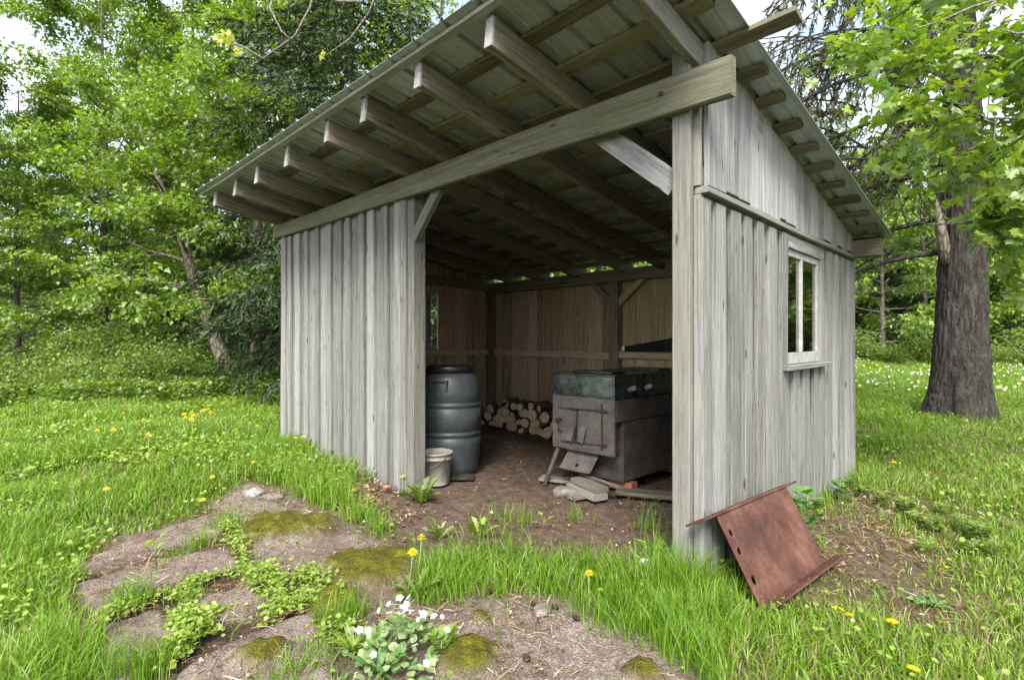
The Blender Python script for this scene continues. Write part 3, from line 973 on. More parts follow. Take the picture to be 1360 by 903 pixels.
def pan(y0, y1, label, spout):
    t = thing('sap_pan', label, 'pan', ((EX0 + EX1) / 2, (y0 + y1) / 2, .745))
    z0, z1 = .748, .915
    mb = MB()
    mb.box((EX0 + .008, y0, z0), (EX1 - .002, y1, z1), .004, axis=0)
    mb.box((EX0 - .0, y0 - .008, z0 - .003), (EX1 + .008, y1 + .000, z0 + .012), .003, axis=0)
    mb.build('body', M['pan'], t)
    mb = MB(); mb.box((EX0 + .0, y0 - .006, z1 + .001), (EX1 + .006, y1 - .004, z1 + .012), .004, axis=0)
    mb.board((EX0 + .12, (y0 + y1) / 2, z1 + .022), (EX1 - .1, (y0 + y1) / 2, z1 + .022), (0, 1, 0), .2, .016, 1, .005)
    mb.build('cover', M['pan'], t)
    mb = MB()
    ym = y1 - .10 if spout > 0 else y0 + .12
    mb.board((EX1 + .0, ym - .07, z0 + .035), (EX1 + .055, ym - .06, z0 + .062), (0, 1, 0), .10, .008, 1)
    mb.board((EX1 + .0, ym - .125, z0 + .06), (EX1 + .06, ym - .11, z0 + .085), (0, 0, 1), .03, .008, 1)
    mb.build('handle', M['pan'], t)


pan(EY + .0, 1.435, 'front dull steel sap pan with spattered face on the evaporator', 1)
pan(1.452, 2.4, 'second sap pan behind the spattered one, partly hidden by the corner post', -1)

# bricks and boards under the evaporator
M['brick'] = plain('old_red_brick', (.20, .075, .04), (.36, .15, .09), 18, .9, 0, .4)


def brick(x, y, z, rz, label):
    mb = MB(); mb.box((-.10, -.05, 0), (.10, .05, .062), .005)
    o = mb.build('brick', M['brick']); o.location = (x, y, z); o.rotation_euler = (0, 0, rz)
    tag(o, label, 'brick', 'bricks under the evaporator')
    return o


brick(-1.17, 1.24, .012, .1, 'orange red brick under the front right corner of the evaporator')
brick(-1.60, 1.40, -.015, 1.4, 'dull brick under the dark middle of the evaporator')
brick(-1.18, 2.1, .0, .3, 'brick under the far side of the evaporator behind the corner post')


def plank(p0, p1, w, t_, label, wd=None, mat='scrap'):
    p0 = np.array(p0, float); p1 = np.array(p1, float)
    d = p1 - p0; wd = np.cross(d, [0, 0, 1]) if wd is None else wd
    o = MB().board(p0, p1, wd, w, t_, 4, .004, .003).build('board', M[mat])
    tag(o, label, 'board', 'scrap boards under the evaporator')


plank((-1.45, .95, .035), (-1.10, .84, .032), .13, .045, 'lower of two short thick boards stacked in front of the evaporator', mat='post')
plank((-1.44, .985, .083), (-1.11, .875, .080), .12, .042, 'upper of two short thick boards stacked in front of the evaporator')
plank((-1.39, 1.03, .115), (-.99, .93, .112), .035, .016, 'thin stick lying across the two stacked boards')
plank((-1.30, .74, .012), (-1.22, .98, .014), .10, .026, 'weathered offcut half buried in front of the stacked boards')
plank((-1.86, 1.02, .012), (-1.52, 1.18, .012), .14, .024, 'flat grey board on the dirt beside the pipe leg')
plank((-1.14, 1.10, .025), (-.42, 1.42, .03), .14, .03, 'long dark board lying towards the corner post', mat='rafter')

# dark tray on the back girt
o = mb = MB(); x0, x1, y0, y1 = -2.30, -1.20, YB - .10, YB - .02
V = [(x0, y0, 1.064), (x1, y0, 1.064), (x1, y0, 1.30), (x0, y0, 1.125), (x0, y1, 1.064), (x1, y1, 1.064), (x1, y1, 1.30), (x0, y1, 1.125)]
mb.tri(V, f4=[(0, 1, 2, 3), (5, 4, 7, 6), (4, 0, 3, 7), (1, 5, 6, 2), (3, 2, 6, 7), (4, 5, 1, 0)])
o = mb.build('metal_hood', plain('black_sheet_metal', (.012, .011, .012), (.03, .028, .03), 12, .6, .3))
tag(o, 'black sloping sheet metal hood resting on the back wall rail', 'hood')

# litter
mb = MB(); prof = [(0, 0), (.028, .0), (.032, .01), (.032, .10), (.027, .112), (0, .112)]
mb.lathe(prof, 20)
v = mb.V[0]; sq = 1 - .5 * np.exp(-((v[:, 2] - .055) / .03) ** 2)
mb.V[0] = np.stack([v[:, 0], v[:, 1] * sq * (.75 + .1 * np.sin(v[:, 2] * 90)), v[:, 2]], -1)
m, nt, out = new_mat('printed_can'); n = N(nt)
tc = n('TexCoord').outputs['Object']
w_ = n.noise(tc, (1, 1, 1), 26, 1, .4)
c = n.ramp(w_, [(.40, (.62, .64, .66)), (.5, (.10, .30, .55)), (.56, (.62, .64, .66)), (.66, (.55, .10, .10))], 'CONSTANT')
n.bsdf(out, c, .4, .2, None, .4)
o = mb.build('drink_can', m, None, True)
p = G(852, 752); o.location = (p[0], p[1], .045); o.rotation_euler = (1.45, .2, .7)
tag(o, 'crushed white blue and red can in the grass beside the corner post', 'can')


def rock(r, seed, sq=.6):
    r_ = np.random.default_rng(seed)
    mb = MB()
    nl, nb = 14, 9
    V = []
    for i in range(nb):
        ph = PI * i / (nb - 1)
        for j in range(nl):
            th = 2 * PI * j / nl
            d = np.array([math.sin(ph) * math.cos(th), math.sin(ph) * math.sin(th), math.cos(ph)])
            q = 1 + .32 * (vn(np.array([d[0] * 1.7 + seed]), np.array([d[1] * 1.7 + d[2] * 1.3]), seed)[0] - .5) * 2
            V.append(d * r * q * np.array([1.2, .85, sq]))
    f = [(i * nl + j, i * nl + (j + 1) % nl, (i + 1) * nl + (j + 1) % nl, (i + 1) * nl + j) for i in range(nb - 1) for j in range(nl)]
    return np.array(V), f


M['stone'] = plain('pale_stone', (.13, .127, .12), (.27, .265, .255), 16, .85, 0, .5)
M['stoned'] = plain('dull_stone', (.10, .085, .07), (.24, .21, .18), 16, .9, 0, .5)
for k, (a_, b_, r, mt, lab) in enumerate([(337, 660, .075, 'stone', 'pale grey stone at the edge of the lawn above the mossy ground'),
                                      (362, 664, .06, 'stoned', 'dull brown stone beside the pale one at the lawn edge'),
                                      (720, 812, .05, 'stoned', 'flat brown stone in the gravel below the tall grass'),
                                      (752, 655, .09, 'stoned', 'flat stone sunk in the dirt by the pipe leg of the evaporator')]):
    V, f = rock(r, k + 3, .45)
    mb = MB(); mb.tri(V, f4=f); o = mb.build('stone', M[mt], None, True)
    p = G(a_, b_); o.location = (p[0], p[1], r * .15 + float(gz0(p[0], p[1]))); o.rotation_euler = (0, .1, k * 1.3)
    tag(o, lab, 'stone')

# ------------------------------------------------------------------ vegetation
T_DIAMOND = (np.array([[0, 0, 0], [.30, .45, .06], [0, 1, -.05], [-.30, .45, .06]]), [(0, 1, 2), (0, 2, 3)])
T_ROUND = (np.array([[0, 0, 0], [.36, .25, .08], [.44, .62, .06], [0, 1, -.04], [-.44, .62, .06], [-.36, .25, .08], [0, .5, -.03]]),
           [(6, 0, 1), (6, 1, 2), (6, 2, 3), (6, 3, 4), (6, 4, 5), (6, 5, 0)])
T_LOBED = (np.array([[0, 0, 0], [.42, .28, .08], [.22, .52, .02], [.0, 1, -.10], [-.22, .52, .02], [-.42, .28, .08]]),
           [(0, 1, 2), (0, 2, 4), (2, 3, 4), (0, 4, 5)])
_half = [(.07, .02), (.34, -.06), (.30, .10), (.56, .22), (.43, .33), (.50, .50), (.30, .46), (.17, .52), (.26, .78), (.10, .74)]
_out = [(0, .08)] + _half + [(0, 1.0)] + [(-a, b) for a, b in reversed(_half)]
T_MAPLE = (np.array([[0, .36, -.02]] + [[a, b, -.16 * (abs(a)) + .05 * math.sin(9 * b)] for a, b in _out]),
           [(0, i + 1, (i + 1) % len(_out) + 1) for i in range(len(_out))])
T_BLADE = (np.array([[-.06, 0, 0], [.06, 0, 0], [.085, .45, .04], [-.085, .45, .04], [0, 1, -.10]]), [(0, 1, 2), (0, 2, 3), (3, 2, 4)])
T_NEEDLE = (np.array([[-.10, 0, 0], [.10, 0, 0], [.07, .6, .03], [0, 1, -.02], [-.07, .6, .03]]), [(0, 1, 2), (0, 2, 4), (4, 2, 3)])


def unit(a): return a / (np.linalg.norm(a, axis=-1, keepdims=True) + 1e-9)


class Leaves:
    def __init__(self): self.P = []; self.A = []; self.N = []; self.S = []

    def add(self, P, A, Nn, Sz):
        self.P.append(P); self.A.append(A); self.N.append(Nn); self.S.append(np.broadcast_to(Sz, (len(P),)))

    def build(self, name, mat, tmpl, parent=None, loc0=None):
        P = np.vstack(self.P); A = unit(np.vstack(self.A)); Nn = np.vstack(self.N); Sz = np.concatenate(self.S)
        if loc0 is not None: P = P - np.array(loc0)
        Nn = unit(Nn - A * (Nn * A).sum(1, keepdims=True)); B = np.cross(A, Nn)
        T, F = tmpl
        V = P[:, None, :] + Sz[:, None, None] * (T[None, :, 0, None] * B[:, None, :] + T[None, :, 1, None] * A[:, None, :] + T[None, :, 2, None] * Nn[:, None, :])
        k = len(T)
        f = (np.array(F)[None] + (np.arange(len(P)) * k)[:, None, None]).reshape(-1, 3)
        return mesh_obj(name, V.reshape(-1, 3), [f], mat, parent)


M['maple'] = leafmat('maple_leaf', (.076, .155, .009), (.235, .355, .020), .5, (1.2, 1.2, .45))
M['mapledark'] = leafmat('dark_maple_leaf', (.058, .125, .010), (.18, .29, .022), .45, (1.2, 1.2, .45))  # deeper leaf green for some maples and the far wood
M['birch'] = leafmat('bright_small_leaf', (.16, .28, .02), (.32, .44, .035), .5)
M['maplebright'] = leafmat('near_maple_leaf', (.065, .155, .009), (.24, .35, .020), .5, (1.15, 1.12, .4), .45, .06)
M['yellowleaf'] = leafmat('young_yellow_leaf', (.38, .42, .03), (.58, .58, .06), .5)
M['needle'] = leafmat('spruce_needle', (.018, .036, .012), (.060, .098, .028), .1, (1, 1, .6), .5, .03)
M['needleold'] = leafmat('old_spruce_needle', (.045, .052, .018), (.13, .135, .055), .15, (1, 1, .6), .5, .03)
M['shrub'] = leafmat('shrub_leaf', (.080, .150, .011), (.205, .31, .028), .48, (1.2, 1.15, .5))
M['herb'] = leafmat('herb_leaf', (.13, .22, .016), (.31, .42, .04), .42)
M['weed'] = leafmat('broad_weed_leaf', (.045, .13, .022), (.12, .26, .045), .35)
M['bark'] = barkmat('grey_bark', (.05, .042, .036), (.17, .15, .13), (16, 16, 5), .35, .02)
M['barkpale'] = barkmat('pale_peeling_bark', (.07, .058, .045), (.22, .19, .15), (10, 10, 3), .3, .02)
m, nt, out = new_mat('furrowed_spruce_bark'); n = N(nt)
tc = n('TexCoord').outputs['Object']
a = n.noise(tc, (11, 11, 2.6), 1.0, 7, .75, 1.0); b = n.noise(tc, (34, 34, 22), 1.0, 5, .7, .5); e = n.noise(tc, (1, 1, .5), 1.7, 4, .6)
hv = n.math('ADD', n.math('MULTIPLY', a, .62), n.math('MULTIPLY', b, .38))
c = n.ramp(hv, [(.36, (.012, .010, .009)), (.48, (.045, .039, .036)), (.60, (.10, .089, .082)), (.70, (.17, .158, .148))])
c = n.mix(n.rng(e, .5, .7, 0, .35), c, (.075, .08, .055))
n.bsdf(out, c, .95, 0, n.bump(hv, 1.0, .05), .1)
M['barkspruce'] = m
M['twig'] = barkmat('grey_twig', (.10, .09, .08), (.26, .24, .22), (60, 60, 20), 0, .003)


def curve(p0, d, ln, n, bend, wander, r):
    pts = [np.array(p0, float)]; d = np.array(d, float)
    for i in range(n):
        d = d + np.array([0, 0, bend]) / n + r.normal(0, wander, 3)
        d /= np.linalg.norm(d)
        pts.append(pts[-1] + d * ln / n)
    return np.array(pts)


def broadleaf(name, seed, H, r0, limbs=26, first=.2, L=.36, el=(.15, .95), leaf=.12, per=26, mat='maple', bark='bark', tmpl=T_LOBED, lean=(0, 0), stems=None, spread=.16, subs=6, twigs=5, flat=.5, mini=.25, cone=.6):
    """a tree: tapered trunk with limbs, and a crown of separate leaves on its twigs"""
    r = np.random.default_rng(seed)
    mb = MB(); lv = Leaves()
    stems = stems or [((0, 0, 0), (lean[0], lean[1], H), 1.0)]
    for (b, tp, k) in stems:
        b = np.array(b, float); tp = np.array(tp, float)
        n = 12; t = np.linspace(0, 1, n)
        pts = b + (tp - b) * t[:, None]
        pts[1:, :2] += np.cumsum(r.normal(0, .025 * H / 10, (n - 1, 2)), 0)
        rad = r0 * k * (1 - .88 * t ** .9); rad[0] *= 1.35
        mb.tube(pts, rad, 12)
        nl = max(3, int(limbs * k))
        for i in range(nl):
            s = first + (1 - first) * ((i + r.random()) / nl)
            q = s * (n - 1); a = min(int(q), n - 2); p = pts[a] + (pts[a + 1] - pts[a]) * (q - a)
            az = i * 2.399 + r.uniform(-.5, .5)
            e = el[0] + (el[1] - el[0]) * s + r.uniform(-.15, .15)
            ln = L * H * (1 - cone * s) * r.uniform(.7, 1.2)
            d = np.array([math.cos(az) * math.cos(e), math.sin(az) * math.cos(e), math.sin(e)])
            lim = curve(p, d, ln, 6, -.25, .09, r)
            rr = r0 * k * (1 - .88 * s) * .42
            mb.tube(lim, np.linspace(rr, rr * .25, 7), 6, False)
            for j in range(subs):
                u = mini + (1 - mini) * (j + r.random()) / subs
                q2 = u * 6; a2 = min(int(q2), 5); p2 = lim[a2] + (lim[a2 + 1] - lim[a2]) * (q2 - a2)
                dl = unit(lim[a2 + 1] - lim[a2])
                ang = r.choice([-1, 1]) * r.uniform(.4, 1.1)
                d2 = np.array([dl[0] * math.cos(ang) - dl[1] * math.sin(ang), dl[0] * math.sin(ang) + dl[1] * math.cos(ang), dl[2] * .6 + r.normal(0, .18)])
                l2 = ln * .42 * (1.15 - .6 * u) * r.uniform(.6, 1.2) + .25
                sb = curve(p2, unit(d2), l2, 3, -.2, .1, r)
                mb.tube(sb, np.linspace(rr * .3, rr * .08, 4), 4, False)
                for m_ in range(twigs):
                    uu = .25 + .75 * (m_ + r.random()) / twigs
                    q3 = uu * 3; a3 = min(int(q3), 2); p3 = sb[a3] + (sb[a3 + 1] - sb[a3]) * (q3 - a3)
                    d3 = unit(unit(sb[a3 + 1] - sb[a3]) + r.normal(0, .6, 3) * np.array([1, 1, .4]))
                    npl = r.poisson(per)
                    if npl == 0: continue
                    tt = r.random(npl)
                    P = p3 + d3 * (tt * .55)[:, None] + r.normal(0, spread, (npl, 3)) * np.array([1, 1, flat])
                    A = d3 * .5 + r.normal(0, .7, (npl, 3)); A[:, 2] -= .35
                    Nn = np.array([0, 0, 1.]) + r.normal(0, .45, (npl, 3))
                    lv.add(P, A, Nn, leaf * r.uniform(.6, 1.25, npl))
    t = thing(name, None, 'tree')
    mb.build('trunk', M[bark], t, True, local=True)
    lv.build('crown', M[mat], tmpl, t)
    return t


def spruce_branch(mb, lv, p, d, ln, r, droop=-.5, rr=.02, hang=0.0, dens=1.0, nsz=.11):
    br = curve(p, d, ln, 6, droop, .05, r)
    mb.tube(br, np.linspace(rr, rr * .2, 7), 5, False)
    nt_ = max(4, int(ln * 7 * dens))
    for j in range(nt_):
        u = .12 + .88 * (j + r.random()) / nt_
        q = u * 6; a = min(int(q), 5); p2 = br[a] + (br[a + 1] - br[a]) * (q - a); dl = unit(br[a + 1] - br[a])
        sd_ = np.cross(dl, [0, 0, 1.]); sd_ = sd_ / (np.linalg.norm(sd_) + 1e-9) * r.choice([-1, 1])
        d2 = unit(dl * .7 + sd_ * r.uniform(.4, 1) + np.array([0, 0, -.15 - hang + r.normal(0, .12)]))
        l2 = (.18 + .30 * ln * (1 - u * .75)) * r.uniform(.6, 1.15)
        tw = curve(p2, d2, l2, 3, -.3 - hang, .08, r)
        mb.tube(tw, np.linspace(rr * .25, rr * .1, 4), 3, False)
        k = int(l2 * 62 * dens) + 5
        tt = r.random(k); q3 = tt * 3; a3 = np.minimum(q3.astype(int), 2)
        P = tw[a3] + (tw[a3 + 1] - tw[a3]) * (q3 - a3)[:, None]
        A = unit(tw[a3 + 1] - tw[a3]) + r.normal(0, .55, (k, 3))
        lv.add(P, A, r.normal(0, 1, (k, 3)) + np.array([0, 0, .8]), nsz * r.uniform(.6, 1.2, k))


def spruce(name, seed, H, r0, first=.06, L=.24, gap=.36, mat='needle', per=6, hang=.1, dens=1.0, nsz=.12):
    r = np.random.default_rng(seed)
    mb = MB(); lv = Leaves()
    pts = np.stack([r.normal(0, .03, 10).cumsum() * .6, r.normal(0, .03, 10).cumsum() * .6, np.linspace(0, H, 10)], -1)
    mb.tube(pts, np.concatenate([[r0 * 1.3], np.linspace(r0, r0 * .08, 9)]), 12)
    z = H * first; k = 0
    while z < H * .985:
        s = z / H
        ln0 = L * H * (1 - s) ** .85 * (.55 + .45 * min(1, s / .2)) + .15
        for i in range(per):
            az = k * .7 + i * 2 * PI / per + r.uniform(-.35, .35)
            e = -.12 + .5 * s + r.uniform(-.1, .1)
            d = np.array([math.cos(az) * math.cos(e), math.sin(az) * math.cos(e), math.sin(e)])
            q = s * 9; a = min(int(q), 8); p = pts[a] + (pts[a + 1] - pts[a]) * (q - a)
            spruce_branch(mb, lv, p, d, ln0 * r.uniform(.75, 1.15), r, -.35, r0 * .13 * (1.1 - s), hang, dens, nsz)
        z += gap * r.uniform(.8, 1.2); k += 1
    t = thing(name, None, 'tree')
    mb.build('trunk', M['barkspruce'], t, True, local=True)
    lv.build('crown', M[mat], T_NEEDLE, t)
    return t


def place(o, px, d, rz=0, s=1.0, label=None, group=None, z=None):
    p = W(px, d)
    o.location = (p[0], p[1], float(gz0(p[0], p[1])) - .03 if z is None else z)
    o.rotation_euler = (0, 0, rz); o.scale = (s, s, s)
    if label: o['label'] = label
    if group: o['group'] = group
    return o


def dup(o, *a, **k):
    c = copy_tree(o)
    if 'group' in c.keys(): del c['group']
    return place(c, *a, **k)


# --- woods to the left of the shed
yaw = math.atan2(.7105, .7037)          # turns "right in the photo, away" into the shed's own axes
ca, sa = math.cos(yaw), math.sin(yaw)


def rot(x, d, z): return (x * .7037 - d * .7105, x * .7105 + d * .7037, z)


lm = broadleaf('maple_tree', 3, 9.0, .17, limbs=17, first=.22, L=.42, el=(.05, .9), leaf=.10, per=40, spread=.12, bark='barkpale', mat='maple',
               stems=[((0, 0, 0), rot(-2.6, .6, 6.4), 1.0), (rot(.30, .1, 0), rot(.3, .5, 8.8), .85), (rot(.5, .3, 0), rot(1.3, -.2, 7.2), .6)], flat=.42)
place(lm, 314, 11.9, label='many-stemmed maple with a pale peeling trunk leaning over the brush')
lm['category'] = 'tree'
mA = broadleaf('maple_tree', 5, 11.0, .13, limbs=30, first=.14, L=.36, el=(.05, 1.0), leaf=.105, per=40, spread=.125, mat='maple')
place(mA, 140, 15.5, 0.3, 1.0, 'tall maple standing over the far lawn edge, with thin crown against the sky')
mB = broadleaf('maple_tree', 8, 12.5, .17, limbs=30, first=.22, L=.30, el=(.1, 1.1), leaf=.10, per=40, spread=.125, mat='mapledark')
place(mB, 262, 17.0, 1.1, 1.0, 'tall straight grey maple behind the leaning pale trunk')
sA = spruce('spruce_tree', 12, 14.0, .17, .03, .25, per=7, dens=1.15)
place(sA, 462, 10.8, .2, .95, 'tall dark spruce rising behind the low end of the shed roof edge')
sB = spruce('spruce_tree', 14, 8.5, .13, .05, .28, .34)
place(sB, 428, 14.6, 1.0, .95, 'shorter spruce whose boughs reach past the left wall corner of the shed')
bA = broadleaf('birch_tree', 21, 9.8, .10, limbs=26, first=.3, L=.26, el=(.3, 1.0), leaf=.085, per=15, mat='birch', tmpl=T_DIAMOND, spread=.2)
place(bA, 585, 11.0, .4, 1.0, 'slim tree of bright yellow green small leaves above the middle of the roof')
dup(mB, 395, 21, 2.2, 1.05, label='maple behind the dark spruces, seen between their crowns')
dup(mA, -90, 13.0, 2.0, .7, label='maple at the far edge of the lawn reaching in with low boughs beyond the others')
dup(mA, 22, 14.0, 4.4, .68, label='shorter maple at the left end of the brush, under open sky')
dup(mB, 62, 18.5, 1.4, .62, label='low maple filling the gap behind the thin crowned maple')
dup(mA, 105, 20, 5.2, .8, label='rounded maple in the second row between the thin crowned maple and the spruce')
dup(mB, 175, 22, 3.3, 1.1, label='maple deep in the wood between the tall pair at the lawn')
dup(sA, 60, 25, 4.0, .5, label='spruce deep in the wood behind the thin crowned maple')
dup(mA, -170, 21, 5.0, .6, label='maple deep in the wood past the lawn, mostly out of sight')
dup(sA, 545, 17, 2.5, .95, label='spruce behind the bright small leaved tree above the roof')
dup(sB, 330, 16.0, 2.6, 1.0, label='small spruce in the shade behind the many-stemmed maple')
dup(sA, 215, 26, 1.2, .9, label='spruce deep in the wood behind the tall straight maple')
dup(mB, 45, 29, .2, .75, label='far maple at the back of the wood beyond the lawn')
dup(mA, 310, 27, .9, 1.1, label='far maple at the back of the wood behind the small spruce')
dup(mA, 640, 20, 3.9, .95, label='maple far behind the roof beside the bright small leaved tree')

# --- the big spruce by the meadow
TR_ = W(1273, 8.45)
bigt = thing('spruce_tree', 'great old spruce with a thick furrowed dark trunk beside the meadow', 'tree', tuple(TR_))
r = np.random.default_rng(44)
na, nr = 150, 260
zz = np.concatenate([np.linspace(-.15, 1.0, 80), np.linspace(1.012, 7.2, 150), np.linspace(7.3, 15, 30)])
an = np.arange(na) / na * 2 * PI
Az, Zz = np.meshgrid(an, zz)
base = .362 - .028 * np.clip(Zz, 0, 8) - .03 * np.clip(Zz - 8, 0, 9) * .6 + .0
base = np.maximum(base, .03)
fl = np.exp(-np.clip(Zz + .1, 0, None) / .38)
lob = .5 + .5 * np.cos(Az * 5 + .6 + .5 * np.sin(Az * 2)) ** 1
cre = np.exp(-((np.angle(np.exp(1j * (Az - 4.55)))) / .20) ** 2) * np.exp(-np.clip(Zz, 0, 9) / .42)
u_ = np.cos(Az); v_ = np.sin(Az)
pl_ = fbm(u_ * 3.2 + 7, v_ * 3.2 + Zz * 1.1 + 40, 3, 2)
r1 = vn(Az * 13 + .9 * vn(Zz * 3, Az * 3, 4) * 3, Zz * 3.1 + 3 * vn(Az * 5, Zz * 2, 6), 9)
r1b = vn((2 * PI - Az) * 13, Zz * 3.1, 9)
wr = sstep(5.9, 6.28, Az)
r2 = vn(Az * 30, Zz * 12, 19)
rad = base * (1 + .05 * (pl_ - .5) * 2) + fl * (.085 + .10 * lob) - cre * .14 + .034 * (np.abs(r1 * 2 - 1) ** .7 - .5) * (1 - wr) + .014 * (r2 - .5)
off = np.stack([.05 * np.sin(zz * .5), .04 * np.sin(zz * .37 + 1)], -1)
V = np.stack([rad * np.cos(Az) + off[:, 0][:, None], rad * np.sin(Az) + off[:, 1][:, None], Zz], -1).reshape(-1, 3)
n_ = len(zz); i = np.arange(n_ - 1)[:, None] * na; j = np.arange(na)[None, :]; j2 = (j + 1) % na
mesh_obj('trunk', V, [np.stack([i + j, i + j2, i + na + j2, i + na + j], -1).reshape(-1, 4)], M['barkspruce'], bigt, True)
mb = MB(); lv = Leaves()
lefts = [(2.55, -1.0, .3, 2.1, .02), (3.1, -1.0, .75, 3.0, .16), (3.6, -.85, -.35, 3.1, .25), (4.1, -1.0, .2, 3.4, .3), (4.5, -.95, -.7, 3.2, .2), (4.9, -.9, .6, 3.8, .3),
         (5.3, -1, -.15, 3.9, .3), (5.7, -.8, -.9, 3.8, .3), (6.1, -1, .4, 4.0, .3), (6.5, -1, -.4, 3.8, .35), (3.3, .7, -.6, 2.3, .2), (4.0, .9, .4, 2.6, .2), (5.0, .6, -.8, 3.0, .25), (5.9, 1.0, .1, 3.0, .3)]
for (z, x_, d_, ln, up) in lefts:
    d = np.array(rot(x_, d_, 0)); d = d / np.linalg.norm(d); d[2] = up * .4
    p = np.array([d[0] * .25, d[1] * .25, z])
    spruce_branch(mb, lv, p, unit(d), ln, r, -.75, .045, .55, 1.0 if z > 3.4 else .28, .10)
    for q in range(5):
        d2 = d + r.normal(0, .35, 3); spruce_branch(mb, lv, p + d * ln * r.uniform(.2, .5), unit(d2), ln * .55, r, -.8, .02, .8, .9 if z > 3.4 else .2, .10)
z = 7.0
while z < 15.5:
    for i in range(6):
        az = r.uniform(0, 2 * PI); d = np.array([math.cos(az), math.sin(az), .1])
        spruce_branch(mb, lv, np.array([0, 0, z]), unit(d), 3.6 * (1 - (z - 6) / 12) * r.uniform(.7, 1.2), r, -.5, .035, .4, .7, .14)
    z += .5
# split stub and dead snag low on the trunk
d = np.array(rot(-1, -.35, 0)); p = d / np.linalg.norm(d) * .30
mb.build('limb', M['barkspruce'], bigt, True, local=True)
mb = MB(); mb.tube([p + [0, 0, 2.35], p * 1.12 + [0, 0, 2.6], p * 1.35 + [0, 0, 2.9], p * 1.6 + [0, 0, 3.35]], [.05, .085, .07, .012], 9)
mb.build('broken_stub', M['barkpale'], bigt, True, local=True)
lv.build('crown', M['needleold'], T_NEEDLE, bigt)

# --- maple whose boughs hang in front of it
mt0 = W(1760, 4.7)
nm = thing('maple_tree', 'near maple with bright green lobed leaves hanging in front of the great trunk', 'tree', tuple(mt0))
r = np.random.default_rng(52)
mb = MB(); lv = Leaves(); tw = MB()
tp = np.array([mt0 + [0, 0, -.1], mt0 + [.05, .05, 2], mt0 + [-.1, .1, 4.2], mt0 + [0, .2, 7.5]])
mb.tube(tp, [.2, .16, .13, .05], 12)
limbs = []
for (px, py, d, h0) in [(1170, 225, 4.3, 2.2), (1075, 60, 4.6, 3.0), (1230, 300, 3.9, 1.9), (1050, -60, 4.2, 3.8), (1180, 120, 3.8, 2.8), (1300, 160, 3.4, 2.4), (1290, 330, 4.6, 1.8), (1250, -120, 3.8, 3.9)]:
    e = P3(px, py, d); s0 = mt0 + np.array([0, 0, h0])
    t = np.linspace(0, 1, 9)[:, None]
    c_ = (s0 + e) / 2 + np.array([0, 0, .35])
    pts = (1 - t) ** 2 * s0 + 2 * t * (1 - t) * c_ + t ** 2 * e + r.normal(0, .02, (9, 3))
    mb.tube(pts, np.linspace(.05, .006, 9), 7, False); limbs.append(pts)
allp = np.vstack([l[2:] for l in limbs])
sprays = []
for k in range(128):
    px = 1050 + 385 * r.beta(1.5, 1.05); py = -90 + 490 * r.beta(1.15, 1.2); d = r.uniform(3.2, 5.3)
    if px < 1150 and py > 150: continue
    if px < 1190 and py > 190 and r.random() < .5: continue
    if px < 1150 and py < 60 and r.random() < .6: continue
    if px < 1290 and py > 280: continue
    if 1215 < px < 1330 and 20 < py < 250 and r.random() < .8: continue
    sprays.append(P3(px, py, d))
for e in sprays:
    q = allp[np.argmin(np.linalg.norm(allp - e, axis=1))]
    t = np.linspace(0, 1, 5)[:, None]
    pts = q + (e - q) * t + np.array([0, 0, .10]) * np.sin(t * PI) + r.normal(0, .012, (5, 3))
    mb.tube(pts, np.linspace(.009, .0025, 5), 4, False)
    k = r.integers(36, 58)
    tt = np.clip(r.beta(2.2, 1.0, k), 0, 1); qa = tt * 4; a = np.minimum(qa.astype(int), 3)
    ln_ = np.linalg.norm(e - q)
    P = pts[a] + (pts[a + 1] - pts[a]) * (qa - a)[:, None] + r.normal(0, 1, (k, 3)) * np.array([.12, .12, .05])
    P = np.where((tt < max(0, 1 - .9 / max(ln_, .01)))[:, None], e + r.normal(0, .14, (k, 3)) * np.array([1, 1, .4]), P)
    A = unit(e - q) * .6 + r.normal(0, .6, (k, 3)); A[:, 2] -= .45
    lv.add(P, A, np.array([0, 0, 1.]) + r.normal(0, .38, (k, 3)), .094 * r.uniform(.55, 1.25, k))
mb.build('trunk', M['bark'], nm, True)
lv.build('crown', M['maplebright'], T_MAPLE, nm, mt0)
# bare boughs across it
tw = MB()
for pts in ([(1400, -8, 3.2), (1330, -2, 3.3), (1290, 10, 3.3), (1250, 28, 3.35), (1205, 42, 3.4), (1170, 35, 3.4)], [(1335, -20, 3.2), (1310, 20, 3.25), (1290, 48, 3.3), (1268, 65, 3.3)],
            [(1420, 150, 3.3), (1380, 165, 3.3), (1350, 185, 3.3), (1330, 190, 3.35), (1300, 225, 3.4)], [(1400, 40, 3.2), (1350, 45, 3.25), (1325, 38, 3.3)]):
    tw = MB(); tw.tube([P3(*q) for q in pts], np.linspace(.0085, .003, len(pts)), 6); tw.build('bare_bough', M['twig'], nm, True)

